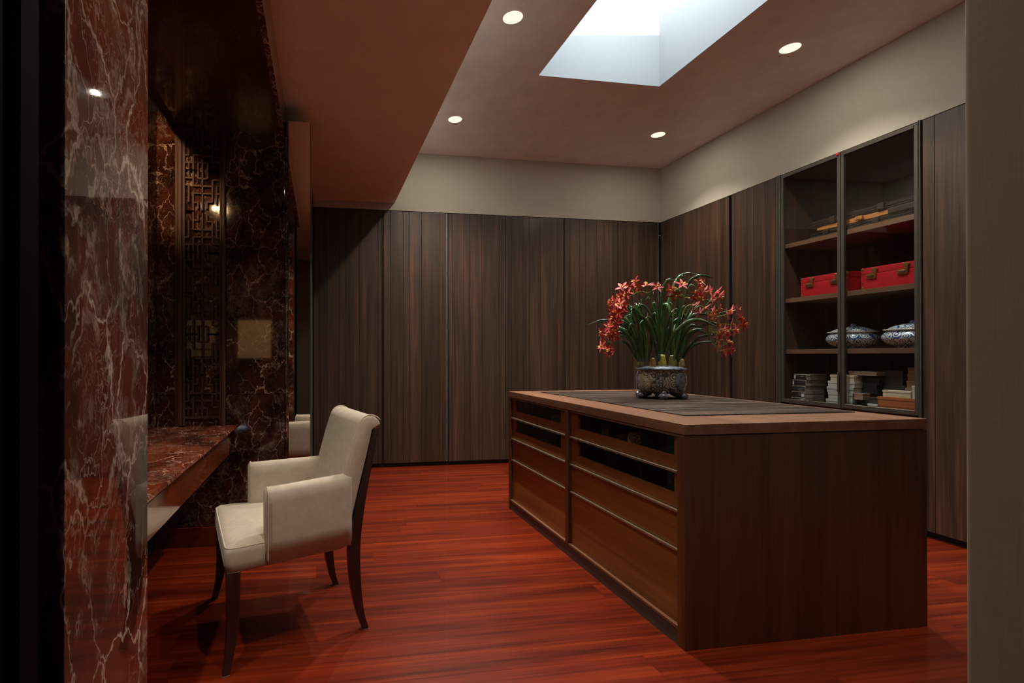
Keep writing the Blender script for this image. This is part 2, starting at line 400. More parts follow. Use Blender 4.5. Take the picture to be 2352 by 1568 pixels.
# high ceiling with round downlight holes and the skylight opening
def ceiling_mesh(name, x0, x1, y0, y1, z, holes, rects, mat):
    pts = [(x0, y0), (x1, y0), (x1, y1), (x0, y1)]; edges = [(0, 1), (1, 2), (2, 3), (3, 0)]
    for (a0, a1, b0, b1) in rects:
        n = len(pts); pts += [(a0, b0), (a1, b0), (a1, b1), (a0, b1)]; edges += [(n, n+1), (n+1, n+2), (n+2, n+3), (n+3, n)]
    for (cx, cy_, r) in holes:
        n = len(pts); K = 32
        pts += [(cx+r*cos(2*pi*k/K), cy_+r*sin(2*pi*k/K)) for k in range(K)]; edges += [(n+k, n+(k+1) % K) for k in range(K)]
    v, e, f_, *_ = delaunay_2d_cdt([Vector(p) for p in pts], edges, [], 0, 1e-6)
    keep = []
    for t in f_:
        c = sum((v[i] for i in t), Vector((0, 0)))/len(t)
        if any(a0 < c.x < a1 and b0 < c.y < b1 for a0, a1, b0, b1 in rects): continue
        if any((c.x-cx)**2+(c.y-cy_)**2 < (r*.995)**2 for cx, cy_, r in holes): continue
        keep.append(tuple(t)[::-1])
    return mesh_obj(name, [(p.x, p.y, z) for p in v], keep, mat)
RH = .062
cl = struct(ceiling_mesh('ceiling', .783, 4.0, .5, YB+.1, ZC, [(a, b_, RH) for a, b_ in LIGHTS], [(SX0, SX1, SY0, SY1)], MT['plaster']))
# ceiling slab above (keeps daylight out)
mb = MB()
for (a0, a1, b0, b1) in ((-1.4, SX0-.02, -2.3, 6.1), (SX1+.02, 4.7, -2.3, 6.1), (SX0-.02, SX1+.02, -2.3, SY0-.02), (SX0-.02, SX1+.02, SY1+.02, 6.1)):
    mb.box(a0, a1, b0, b1, ZC+.16, ZC+.26)
o = mb.build('ceiling_slab', MT['black'], cl)
# skylight shaft (unseen top rim sloped to tilt the sun patch edge)
sh = link(bpy.data.objects.new('window_1', None)); struct(sh)
def zt(x): return ZT+(x-2.2)*.10
t_ = .03
def shaft_wall(x0, x1, y0, y1):
    mb = MB(); mb.quadbox([(x0, y0, ZC+.001), (x1, y0, ZC+.001), (x1, y1, ZC+.001), (x0, y1, ZC+.001), (x0, y0, zt(x0)), (x1, y0, zt(x1)), (x1, y1, zt(x1)), (x0, y1, zt(x0))])
    return mb.build('shaft_wall', MT['white'], sh)
shaft_wall(SX0-t_, SX1+t_, SY1, SY1+t_); shaft_wall(SX0-t_, SX1+t_, SY0-t_, SY0); shaft_wall(SX0-t_, SX0, SY0, SY1); shaft_wall(SX1, SX1+t_, SY0, SY1)
# lowered soffit on the left, with its upright fascia
CORR = [(.30, 1.20), (.0, -.8)]  # positions of the two added soffit fill lamps
so_ = struct(ceiling_mesh('ceiling_soffit', -1.4, .783, -2.3, YB+.1, ZS, [(a, b_, RH) for a, b_ in CORR], [], MT['soffit']))
mb = MB(); mb.box(.765, .783, -2.2, YB+.1, ZS+.0005, ZC+.16); mb.build('fascia', MT['plaster'], so_)
# walls above the wardrobes and around
struct(box('wall_back', MT['wall'], None, -1.4, 4.7, YB+.012, YB+.75, 2.768, ZC+.16))
mb = MB(); mb.box(-1.4, 4.7, YB+.62, YB+.75, 0, 2.768); o = mb.build('wall_panel', MT['black'], bpy.data.objects['wall_back'])
o.location = -bpy.data.objects['wall_back'].location
struct(box('wall_right', MT['wall'], None, XR+.012, 4.7, .5, YB+.012, 2.768, ZC+.16))
mb = MB(); mb.box(XR+.64, 4.7, .5, YB+.6, 0, 2.768); o = mb.build('wall_panel', MT['black'], bpy.data.objects['wall_right'])
o.location = -bpy.data.objects['wall_right'].location
struct(box('wall_front', MT['near_wall'], None, .955, 4.7, .40, .614, 0, ZC+.16, .010, 3))
struct(box('wall_corridor_right', MT['near_wall'], None,   .955, 1.15, -2.2, .41, 0, ZC+.16))
struct(box('wall_corridor_back', MT['near_wall'], None, -1.4, 1.15, -2.3, -2.19, 0, ZC+.2))
struct(box('ceiling_corridor', MT['plaster'], None, .783, 1.15, -2.3, .5, ZS, ZC+.16))
struct(box('wall_left', MT['black'], None, -1.4, -1.046, -2.3, 4.06, 0, ZS))
struct(box('wall_left_rear', MT['black'], None, -1.4, -.088, 4.05, YB+.6, 0, ZS))
# doorway jamb, black, at the very left
dj = struct(box('door_1', MT['jamb'], None, -1.0, -.302, .25, .600, 0, ZS, .004, 2))
o = box('door_stop', MT['jamb'], dj, -.45, -.292, .545, .575, 0, ZS, rel=dj.location)

# ------------------------------------------------------------------ downlights
def downlight(x, y, label, z=ZC, watt=None, spread=112, deep=False):
    r = thing('downlight', label, 'downlight', (x, y, z), 0, 'recessed ceiling downlights' if z == ZC else None)
    mb = MB(); mb.lathe([(RH+.001, -.0015), (RH-.004, -.0015), (RH-.006, .0), (RH-.010, .02), (.036, .075), (.034, .078)], n=32)
    mb2 = MB(); mb2.lathe([(RH-.006, .001), (RH-.010, .02), (.037, .075)], n=32)
    me = mb.build('reflector', MT['black' if deep else 'reflector'], r, True)
    mb3 = MB(); mb3.lathe([(.036, .074), (.0, .072)], n=24); mb3.build('lamp', MT['lamp_glow'], r).location.z = .03 if deep else 0
    mb4 = MB(); mb4.lathe([(RH+.004, .001), (RH+.004, .12), (.0, .125)], n=24); mb4.build('housing', MT['black'], r)
    ld = bpy.data.lights.new('downlight_beam', 'SPOT'); lo = link(bpy.data.objects.new('downlight_beam', ld), r)
    ld.energy = watt or SPOT_W; ld.color = WARM; ld.spot_size = radians(spread); ld.spot_blend = 1.0; ld.shadow_soft_size = .03
    lo.location = (0, 0, -.004)
    if not deep:      # wide spill from the bright reflector cone
        sd = bpy.data.lights.new('downlight_spill', 'AREA'); so2 = link(bpy.data.objects.new('downlight_spill', sd), r)
        sd.shape = 'DISK'; sd.size = .09; sd.energy = (watt or SPOT_W)*SPILL; sd.color = WARM; so2.location = (0, 0, -.003)
    return r
dl = ['recessed ceiling downlight left of the skylight, upper of the two by the soffit edge', 'recessed ceiling downlight near the soffit edge, in front of the back wardrobes',
      'recessed ceiling downlight in the far right corner of the ceiling', 'recessed ceiling downlight right of the skylight above the glass cabinet',
      'added unseen fill downlight above the floor before the island', 'added unseen fill downlight above the end panel right of the glass cabinet']  # the last two are out of view, added as fill for floor and wall
for (x, y), l in zip(LIGHTS, dl): downlight(x, y, l, ZC, (290 if x < 2 else 185) if y > 2 else (55 if x < 2 else 110))
for (x, y), l in zip(CORR, ('added unseen fill downlight in the soffit just inside the doorway',)): downlight(x, y, l, ZS, 82, 112)  # added lamp, unseen; fills the near wall and soffit
downlight(-.74, 1.52, 'added unseen fill downlight in the dark alcove ceiling above the desk', 2.632, 82, 116, True)  # added lamp hidden by the pillar; brightens desk top and chair back
downlight(.0, -.8, 'added unseen fill downlight in the corridor soffit behind the doorway', ZS, 22, 120)  # added lamp behind the camera, lights the pillar's near face

# ------------------------------------------------------------------ wardrobes
DT, DB = 2.758, .046      # door top and bottom
def wardrobe(label, axis, a0, a1, doors, strip_at=(), strip_mat='steel', end=None):
    """axis 'x': on the back wall (front at YB), axis 'y': on the right wall (front at XR). doors: lists of board edges"""
    loc = ((a0+a1)/2, YB, 0) if axis == 'x' else (XR, (a0+a1)/2, 0)
    r = thing('wardrobe', label, 'wardrobe', loc, 0, 'fitted wardrobes with boarded doors')
    def bx(name, mat, p, u0, u1, d0, d1, z0, z1, bev=0, rel=loc):
        if axis == 'x': return box(name, mat, p, u0, u1, YB+d0, YB+d1, z0, z1, bev, 1, rel)
        return box(name, mat, p, XR+d0, XR+d1, u0, u1, z0, z1, bev, 1, rel)
    bx('carcass', MT['black'], r, a0+.001, a1-.001, .024, .60, DB, DT+.004)
    bx('plinth', MT['black'], r, a0+.001, a1-.001, .035, .06, 0, DB-.002)
    for ed in doors:
        lo, hi = min(ed), max(ed)
        d = bx('door', MT['black'], r, lo, hi, .008, .022, DB, DT)
        for p, q in zip(sorted(ed)[:-1], sorted(ed)[1:]):
            bx('plank', MT['door_wood'], d, p+.0012, q-.0012, 0, .008, DB, DT, .0012, rel=Vector(loc)+d.location)
    for s_ in strip_at:
        bx('handle_strip', MT[strip_mat], r, s_-.004, s_+.004, .004, .022, DB, DT)
    return r
wardrobe('leftmost boarded wardrobe on the back wall, its left edge beside the mirror', 'x', -.083, .651, [[-.081, -.019, .186, .254, .397, .598, .640]], (.653,), 'bronze')
wardrobe('boarded wardrobe behind the armchair back, second from left on the back wall', 'x', .653, 1.362, [[.663, .734, .872, .938, 1.075, 1.279, 1.350]], (1.357,))
wardrobe('wide two door wardrobe in the middle of the back wall, left of island top corner', 'x', 1.364, 2.728, [[1.374, 1.416, 1.551, 1.621, 1.756, 1.957, 2.029], [2.032, 2.102, 2.235, 2.31, 2.445, 2.644, 2.718]], (2.729,), 'bronze')
wardrobe('two door wardrobe at the right end of the back wall, behind the orchid', 'x', 2.730, 3.93, [[2.739, 2.80, 2.914, 2.99, 3.129, 3.32, 3.391], [3.395, 3.46, 3.59, 3.661, 3.806, 3.905]], (3.912,))
wardrobe('wardrobe on the right wall nearest the far corner, behind the right flowers', 'y', 4.32, 5.336, [[4.333, 4.436, 4.568, 4.639, 4.78, 4.85, 4.952, 5.089, 5.157, 5.293, 5.334]])
wardrobe('narrow boarded wardrobe on the right wall, left of the glass cabinet', 'y', 3.822, 4.30, [[3.830, 3.929, 4.053, 4.13, 4.265, 4.296]])
wardrobe('wardrobe on the right wall, right of the glass cabinet and beside the near wall', 'y', .66, 2.738, [[2.05, 2.1, 2.28, 2.45, 2.672, 2.737], [1.38, 1.45, 1.6, 1.75, 1.9, 2.045], [.67, .75, .9, 1.05, 1.2, 1.375]])

# ------------------------------------------------------------------ glass display cabinet
GC = (XR, 3.28, 0)
gc = thing('display_cabinet', 'tall glass fronted display cabinet with bronze frames on the right wall', 'cabinet', GC)
Y0, Y1, XD = 2.742, 3.818, XR+.62
for nm, a in (('side_panel', (XR+.025, XD, Y0, Y0+.02, .0, 2.758)), ('side_panel', (XR+.025, XD, Y1-.045, Y1, .0, 2.758)), ('back_panel', (XD-.02, XD, Y0+.02, Y1-.045, .0, 2.758)),
              ('top_panel', (XR+.025, XD-.02, Y0+.02, Y1-.045, 2.73, 2.758)), ('base_panel', (XR+.025, XD-.02, Y0+.02, Y1-.045, .76, .795)), ('plinth', (XR+.03, XR+.06, Y0+.02, Y1-.045, 0, .05)),
              ('lower_panel', (XR+.004, XR+.025, Y0+.01, Y1-.02, .05, .758))):
    box(nm, MT['carcass'] if nm != 'back_panel' else MT['carcass'], gc, *a, rel=GC)
SH = (1.252, 1.690, 2.160)
for z in SH: box('shelf', MT['shelf_wood'], gc, XR+.03, XD-.02, Y0+.02, Y1-.052, z-.037, z, .001, 1, GC)
mb = MB()   # the rows of shelf pin holes
for k in range(27):
    z = .95+k*.064
    mb.box(XR+.075, XR+.079, Y1-.0465, Y1-.0455, z, z+.004)
mb.v = [v-Vector(GC) for v in mb.v]
mb.build('shelf_pin', MT['pull'], gc)
def frame_door(y0, y1, handle_side):
    d = MB(); xs = (XR-.004, XR+.02); zt_, zb = 2.758, .80
    d.box(*xs, y0, y0+.022, zb, zt_); d.box(*xs, y1-.022, y1, zb, zt_)
    d.box(*xs, y0+.022, y1-.022, zt_-.03, zt_); d.box(*xs, y0+.022, y1-.022, zb, zb+.03)
    d.v = [v-Vector(GC) for v in d.v]
    o = d.build('glass_door', MT['bronze'], gc, bevel=.002, seg=1)
    p = MB(); p.box(XR+.006, XR+.010, y0+.021, y1-.021, zb+.029, zt_-.029); p.v = [v-Vector(GC) for v in p.v]; p.build('glass_pane', MT['glass'], o)
    return o
d1 = frame_door(3.270, 3.772, 0); d2 = frame_door(2.762, 3.264, 1)
box('handle', MT['bronze'], d1, XR-.02, XR-.006, 3.272, 3.284, .92, 1.07, .002, 1, GC)
for a, b_ in ((3.776, 3.788), (3.792, 3.806), (3.808, 3.820), (2.743, 2.752), (2.753, 2.760)):
    box('frame_profile', MT['bronze'], gc, XR-.008, XR+.02, a, b_, .05, 2.766, .002, 1, GC)
o = box('door_tag', MT['red_leather'], gc, XR-.012, XR-.004, 3.272, 3.296, 2.742, 2.758, .001, 1, GC); o['label'] = 'small red plastic tag'

# ------------------------------------------------------------------ island
IX0, IX1, IY0, IY1, IH = 1.457, 2.653, 1.831, 3.771, .92
IL = (2.055, 2.80, 0)
isl = thing('dressing_island', 'walnut dressing room island with glass windowed drawers on red floor', 'island', IL)
box('worktop', MT['island_top'], isl, IX0, IX1, IY0, IY1, .876, IH, .0012, 1, IL)
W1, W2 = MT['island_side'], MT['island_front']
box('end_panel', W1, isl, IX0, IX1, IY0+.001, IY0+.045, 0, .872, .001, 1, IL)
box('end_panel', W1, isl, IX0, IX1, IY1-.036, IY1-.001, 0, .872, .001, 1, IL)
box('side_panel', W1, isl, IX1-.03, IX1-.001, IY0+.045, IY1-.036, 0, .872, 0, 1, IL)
box('divider', W1, isl, IX0, IX1-.03, 2.803, 2.845, .067, .872, .001, 1, IL)
box('bottom_rail', MT['island_top'], isl, IX0, IX0+.3, IY0+.045, 2.803, .067, .080, .0008, 1, IL)
box('bottom_rail', MT['island_top'], isl, IX0, IX0+.3, 2.845, IY1-.036, .067, .080, .0008, 1, IL)
box('plinth', MT['plinth'], isl, IX0+.003, IX0+.02, IY0+.045, IY1-.036, 0, .066, 0, 1, IL)
FX = IX0+.017        # face of the drawers
def drawer(y0, y1, z0, z1, win=None):
    y0 += .003; y1 -= .003
    mb = MB()
    if win is None: mb.box(FX, FX+.018, y0, y1, z0, z1-.014)
    else:
        wy0, wy1, wz0, wz1 = win
        mb.box(FX, FX+.018, y0, y1, z0, wz0); mb.box(FX, FX+.018, y0, wy0, wz0, wz1); mb.box(FX, FX+.018, wy1, y1, wz0, wz1)
        if wz1 < z1-.016: mb.box(FX, FX+.018, wy0, wy1, wz1, z1-.014)
    c = Vector((FX, (y0+y1)/2, (z0+z1)/2)); mb.v = [v-c for v in mb.v]
    d = mb.build('drawer', W2, isl); d.location = c-Vector(IL)
    bxr = MB()
    bxr.box(FX+.02, FX+.50, y0+.01, y1-.01, z0+.012, z0+.018); bxr.box(FX+.02, FX+.50, y0+.01, y0+.016, z0+.018, z1-.03)
    bxr.box(FX+.02, FX+.50, y1-.016, y1-.01, z0+.018, z1-.03); bxr.box(FX+.494, FX+.50, y0+.016, y1-.016, z0+.018, z1-.03)
    bxr.v = [v-c for v in bxr.v]
    bxr.build('drawer_box', MT['felt'], d)
    box('pull', MT['pull'], d, FX-.012, FX+.018, y0, y1, z1-.011, z1, .0012, 1, c)
    if win:
        box('window_pane', MT['glass'], d, FX+.010, FX+.013, wy0, wy1, wz0, wz1, 0, 1, c)
        for k in range(1, 3):
            yy = wy0+(wy1-wy0)*k/3.0
            box('partition', MT['felt'], d, FX+.03, FX+.48, yy-.003, yy+.003, z0+.018, z1-.03, 0, 1, c)
    return d
for (a, b_, wa, wb) in ((IY0+.045, 2.803, 1.914, 2.724), (2.845, IY1-.036, 2.93, 3.663)):
    drawer(a, b_, .722, .874, (wa, wb, .776, .858)); drawer(a, b_, .560, .720, (wa, wb, .618, .704))
    drawer(a, b_, .397, .557); drawer(a, b_, .082, .394)
# back face of the island (the side not seen) closes between the panels
mb = MB(); mb.box(IX0+.6, IX0+.61, IY0+.045, IY1-.036, .08, .87); mb.v = [v-Vector(IL) for v in mb.v]; mb.build('back_panel', MT['felt'], isl)

# things in the glass drawers: rolled ties and belts standing on the drawer floor
def roll(label, mats, x, y, z, r, w, rz=0):
    t = thing('rolled_tie', label, 'tie', (x, y, z), rz, 'rolled ties in the island drawers')
    n = 60; inner, outer = [], []
    for i in range(n+1):
        a = i/n*2*pi*2.2; rr = r*(.42+.58*i/n); inner.append((cos(a)*(rr-.004), sin(a)*(rr-.004)+r)); outer.append((cos(a)*rr, sin(a)*rr+r))
    mb = MB(); vs = inner+outer[::-1]; base = 0
    for xx in (-w/2, w/2):
        for k in range(n+1): mb.v += [Vector((xx, inner[k][0], inner[k][1])), Vector((xx, outer[k][0], outer[k][1]))]
    m2 = 2*(n+1)
    for k in range(n):
        a = 2*k; mb.f += [(a, a+1, a+3, a+2), (m2+a, m2+a+2, m2+a+3, m2+a+1), (a+1, m2+a+1, m2+a+3, a+3), (a, a+2, m2+a+2, m2+a)]; mb.m += [0]*4
    mb.build('roll', mats, t, True)
    tl = MB(); tl.extrude([(-r*1.25, 0.001), (r*.2, .001), (r*.2, .005), (-r*1.25, .004)], -w/2*.95, w/2*.95, 'yz'); tl.build('tail', mats, t)
    return t
zd = .722+.019
roll('yellow patterned rolled tie in the upper right glass drawer', MT['silk_yellow'], 1.548, 2.255, zd, .043, .075, .15)
roll('dark red rolled tie in the upper drawer, left of the yellow one', MT['silk_red'], 1.548, 2.40, zd, .028, .05, -.2)
roll('olive rolled tie in the upper drawer behind the left partition', MT['silk_gold'], 1.548, 2.52, zd, .034, .05, .1)
roll('dark rolled tie at the far left of the upper near drawer', MT['silk_dark'], 1.548, 2.66, zd, .026, .05)
roll('dark rolled tie at the right end of the upper near drawer', MT['silk_dark'], 1.548, 2.06, zd, .026, .05)
roll('striped gold rolled belt in the upper drawer of the far bay', MT['silk_gold'], 1.548, 3.116, zd, .036, .06, .2)
roll('bronze rolled tie at the right end of the far upper drawer', MT['silk_gold'], 1.548, 3.000, zd, .036, .07, -.15)
mb = MB(); mb.tube(catmull([(1.56, 3.42, .60), (1.57, 3.37, .601), (1.55, 3.30, .600), (1.60, 3.28, .600)], 14), .005, 6)
tag(mb.build('belt', MT['brass'], None, True), 'thin gold chain belt in the second drawer of the far bay', 'belt')

# runner on the island
mb = MB(); mb.box(1.658, 2.592, 2.085, 3.623, IH+.0005, IH+.0045)
for k in range(0, 60):
    xx = 1.662+k*(.926/60.0); mb.box(xx, xx+.009, 2.079, 2.087, IH+.0005, IH+.003)
ru = mb.build('table_runner', MT['runner'], None, origin=(2.125, 2.854, IH))
tag(ru, 'dark brown woven table runner on the island top', 'runner')

# ------------------------------------------------------------------ red trunks
def trunk(label, y0, y1, z0, z1):
    x0, x1 = 3.985, 4.36; c = ((x0+x1)/2, (y0+y1)/2, z0)
    t = thing('trunk', label, 'trunk', c, 0, 'red trunks on the second shelf')
    H = z1-z0
    box('body', MT['red_leather'], t, x0, x1, y0, y1, z0, z0+H*.70, .004, 2, c)
    box('lid', MT['red_leather'], t, x0, x1, y0, y1, z0+H*.705, z1, .004, 2, c)
    L = y1-y0
    for f_ in (.20, .74):
        yc = y1-L*f_
        mb = MB()
        mb.box(x0-.007, x0, yc-.032, yc+.032, z0+H*.46, z0+H*.70)                 # lock plate
        mb.box(x0-.012, x0-.006, yc-.026, yc+.022, z0+H*.51, z0+H*.65)
        mb.box(x0-.013, x0, yc-.036, yc-.012, z0+H*.66, z0+H*.86)                 # hasp
        mb.box(x0-.010, x0, yc-.045, yc-.002, z0+H*.86, z0+H*.94)
        mb.v = [v-Vector(c) for v in mb.v]; cl_ = mb.build('clasp', MT['brass'], t, bevel=.002, seg=2)
        mb = MB()
        for k in range(4): mb.box(x0-.0135, x0-.0115, yc-.020+k*.010, yc-.014+k*.010, z0+H*.54, z0+H*.62)
        mb.v = [v-Vector(c) for v in mb.v]; mb.build('slot', MT['black'], cl_)
    for yy in (y0, y1):
        for zz in (z0, z1):
            mb = MB(); sy = 1 if yy == y0 else -1; sz = 1 if zz == z0 else -1
            ya, yb = sorted((yy-.001*sy, yy+.020*sy)); za, zb = sorted((zz-(.001 if sz < 0 else 0)*sz, zz+.020*sz))
            mb.box(x0-.003, x0+.018, ya, yb, za, zb); mb.v = [v-Vector(c) for v in mb.v]; mb.build('corner', MT['brass'], t, bevel=.005, seg=2)
    mb = MB()
    for yy in (y0+.012, y1-.012):
        for k in range(1, 3): mb.lathe([(.0001, 0), (.003, .0015), (.0035, .003)], n=8) if 0 else mb.box(x0-.003, x0, yy-.003, yy+.003, z0+H*k/3-.003, z0+H*k/3+.003)
    mb.v = [v-Vector(c) for v in mb.v]; mb.build('rivet', MT['brass'], t)
    return t
trunk('red leather trunk with brass clasps on the shelf, left of the pair', 3.255, 3.639, 1.6905, 1.848)
trunk('red leather trunk with brass clasps on the shelf, right of the pair', 2.790, 3.163, 1.6905, 1.847)

# ------------------------------------------------------------------ leather rolls on the top shelf
def sheaf(label, y0, y1, z0, z1, mat, x0, x1, n, seed, strap=None, taper=.5):
    rnd = random.Random(seed); c = ((x0+x1)/2, (y0+y1)/2, z0)
    t = thing('leather_roll', label, 'leather roll', c, 0, 'leather rolls stacked on the top shelf')
    H = (z1-z0)/n
    for k in range(n):
        K = 22; pr_ = []; ph = rnd.random()*6; e0, e1 = y0+rnd.random()*.05, y1-rnd.random()*.05
        top, bot = [], []
        for i in range(K+1):
            u = i/K; yy = e0+(e1-e0)*u
            th = H*(.42+.5*sin(pi*u)**.5); w_ = .0028*sin(ph+u*13)+.0015*sin(ph*2+u*31)
            zc = z0+H*(k+.5)+(w_ if 0 < k < n-1 else 0)
            top.append((yy, min(z1+.002, zc+th/2))); bot.append((yy, max(z0+.0006, zc-th/2)))
        mb = MB(); dx = rnd.random()*.02
        mb.extrude(bot+top[::-1], x0+dx, x1-rnd.random()*.04, 'yz'); mb.v = [v-Vector(c) for v in mb.v]
        mb.build('layer', mat, t, bevel=.001, seg=1, angle=60)
    for f_ in (strap or ()):
        yc = y0+(y1-y0)*f_
        mb = MB(); mb.box(x0-.004, x1+.004, yc-.022, yc+.022, z0+.0008, z1+.004); mb.v = [v-Vector(c) for v in mb.v]
        mb.build('strap', mat, t, bevel=.004, seg=2)
    return t
sheaf('dark brown strapped leather roll at the bottom of the top shelf stack', 2.80, 3.575, 2.1605, 2.203, MT['brown_leather'], 3.975, 4.28, 4, 2, (.33, .80))
tr = sheaf('orange tan leather roll with a buckle between two dark ones', 2.82, 3.545, 2.208, 2.245, MT['tan_leather'], 3.975, 4.25, 1, 5)
mb = MB(); mb.box(3.965, 3.985, 3.14, 3.19, 2.213, 2.243); mb.box(3.962, 3.975, 3.15, 3.18, 2.219, 2.237)
mb.v = [v-Vector(tr.location) for v in mb.v]; mb.build('buckle', MT['tan_leather'], tr, bevel=.003, seg=2)
box('end_cap', MT['brown_leather'], tr, 3.972, 4.25, 2.795, 2.975, 2.206, 2.246, .006, 2, tr.location)
sheaf('dark brown creased leather roll on top of the shelf stack', 2.79, 3.585, 2.250, 2.298, MT['brown_leather'], 3.985, 4.27, 5, 9, (.30, .74))

# ------------------------------------------------------------------ porcelain tureens
def tureen(label, y, x=4.128):
    c = (x, y, SH[0]+.0005)
    t = thing('tureen', label, 'tureen', c, 0, 'porcelain tureens on the shelf')
    lob = lambda a, z: 1+.018*cos(8*a)
    mb = MB(); mb.lathe([(.085, 0), (.088, .008), (.082, .014), (.11, .022), (.145, .042), (.163, .070), (.160, .092), (.143, .112), (.134, .120)], n=48, wob=lob); mb.build('bowl', MT['porcelain'], t, True)
    mb = MB(); mb.lathe([(.134, .121), (.152, .128), (.155, .132), (.150, .135), (.132, .137)], n=48, wob=lob); mb.build('rim', MT['porcelain_plain'], t, True)
    mb = MB(); mb.lathe([(.134, .137), (.120, .148), (.09, .162), (.055, .172), (.02, .177)], n=48); ld = mb.build('lid', MT['porcelain'], t, True)
    mb = MB(); mb.lathe([(.012, .174), (.010, .180), (.017, .186), (.014, .193), (.0, .196)], n=20); mb.build('knob', MT['porcelain'], ld, True)
    return t
tureen('blue and white lidded porcelain tureen behind the central door frame', 3.336)
tureen('blue and white lidded porcelain tureen at the right end of the shelf', 2.931)

# ------------------------------------------------------------------ shoe boxes on the bottom shelf
ZB = .7955
def carton(label, mat, x0, x1, y0, y1, z0, z1, lid=.018, face=None, tagy=None, marks=0, group='shoe boxes on the bottom shelf'):
    c = ((x0+x1)/2, (y0+y1)/2, z0)
    t = thing('shoe_box', label, 'box', c, 0, group)
    bd = box('body', mat, t, x0+.002, x1-.002, y0+.002, y1-.002, z0, z1-.003, .001, 1, c)
    box('lid', mat, t, x0, x1, y0, y1, z1-lid, z1, .001, 1, c)
    if face:
        pl = box('end_label', face, t, x0-.0012, x0-.0002, y0+.004, y1-.004, z0+.003, z1-.005, 0, 1, c)
        if tagy: box('sticker', MT['label'], pl, x0-.002, x0-.0013, tagy[0], tagy[1], z0+.008, z0+.036, 0, 1, Vector(c)+pl.location)
        if marks:
            mb = MB(); rnd = random.Random(int(z0*1000)); q = Vector(c)+pl.location
            for k in range(marks):
                a = y0+.016+rnd.random()*.012; mb.box(x0-.0019, x0-.0013, a, a+.028+rnd.random()*.022, z1-.017-k*.0075, z1-.0155-k*.0075)
            mb.v = [v-q for v in mb.v]; mb.build('print', MT['print'], pl)
    return t
lv = [ZB, .8445, .8955, .9450, .9945, 1.044]
L5 = ['lowest', 'second lowest', 'middle', 'second from top', 'topmost']
rows = [(3.731, 3.612, 4.186, (3.618, 3.640), 3), (3.728, 3.609, 4.183, (3.615, 3.640), 3), (3.7255, 3.6065, 4.180, None, 4), (3.720, 3.599, 4.190, (3.705, 3.717), 0), (3.708, 3.593, 4.184, (3.690, 3.704), 2)]
for k, (a, b_, xb, tg, mk) in enumerate(rows):
    carton('grey shoe box with black end label, %s of the left stack' % L5[k], MT['box_grey'], 3.99, xb, b_, a, lv[k]+.0006, lv[k+1], .016, MT['box_black'], tg, mk)
rows = [(3.4355, 3.232, 'box_pale'), (3.417, 3.230, 'box_pale'), (3.428, 3.223, 'box_pale'), (3.419, 3.214, 'box_white'), (3.400, 3.218, 'box_cream')]
lv2 = [ZB, .8555, .9075, .9525, .999, 1.0485]
C5 = ['pale grey', 'pale grey', 'pale grey', 'off white', 'beige']
for k, (a, b_, mt) in enumerate(rows):
    carton('%s shoe box behind the central door frame, %s of its stack' % (C5[k], L5[k]), MT[mt], 3.99, 4.16, b_, a, lv2[k]+.0006, lv2[k+1])
carton('long flat brown box lying across the middle stack and black boxes', MT['tan_box'], 4.02, 4.20, 3.085, 3.285, 1.0495, 1.079, .01)
for k, (z0, z1, y0) in enumerate(((.9135, .947, 3.145), (.9476, .981, 3.150), (.9816, 1.012, 3.135), (1.0126, 1.043, 3.130))):
    carton('black shoe box behind the central frame, %s of four in its stack' % ('lowest', 'second lowest', 'second from top', 'topmost')[k], MT['box_black'], 4.055, 4.33, y0-.04, 3.212, z0, z1, .012)
carton('small tan box with a dark end under the black boxes', MT['tan_box'], 3.995, 4.19, 3.160, 3.226, .866, .913, .01)
carton('black flat box under the small tan box', MT['box_black'], 4.02, 4.30, 3.130, 3.226, ZB+.0006, .8655, .02)
carton('large dark brown box standing behind the brown stack, lower one', MT['box_dark'], 4.10, 4.42, 2.965, 3.10, ZB+.0006, .985, .03)
carton('large dark brown box behind the brown stack, upper one', MT['box_dark'], 4.10, 4.42, 2.975, 3.098, .9856, 1.088, .03)
carton('small white box at the foot of the orange boxes', MT['box_white'], 3.985, 4.08, 3.052, 3.120, ZB+.0006, .845, .014)
carton('dark brown box on the small white box', MT['box_dark'], 3.995, 4.09, 3.053, 3.118, .8456, .893, .012)
carton('orange shoe box, lower of two at the right end', MT['box_orange'], 3.985, 4.09, 2.80, 3.048, ZB+.0006, .857, .02)
carton('orange shoe box, upper of two at the right end', MT['box_orange'], 3.983, 4.09, 2.79, 3.052, .8576, .904, .02)
carton('cream gift box lying on the orange boxes', MT['box_cream'], 3.995, 4.09, 2.850, 3.028, .9046, .952, .014)
carton('white narrow box standing right of the cream gift box', MT['box_white'], 3.99, 4.05, 2.785, 2.842, .9046, .993, .014)
carton('pale flat box supporting the brown stack', MT['tan_box'], 4.10, 4.26, 2.775, 2.962, ZB+.0006, .972, .02)
for k, (y1, z0, z1) in enumerate(((2.958, .9726, 1.022), (2.952, 1.0226, 1.068), (2.950, 1.0686, 1.117))):
    carton('brown shoe box, %s of three in the right stack' % ('lowest', 'middle', 'topmost')[k], MT['box_brown'], 4.10, 4.30, 2.775, y1-.004, z0, z1, .016)
mb = MB(); mb.lathe([(.0, 0), (.05, .002), (.085, .012), (.095, .026), (.08, .040), (.04, .047), (.0, .048)], n=28, sy=1.0, sx=.8)
tg = mb.build('hat', MT['silk_dark'], None, True, origin=(0, 0, 0)); tg.location = (4.02, 3.19, .0); tg.location.z = 0
bpy.data.objects.remove(tg)

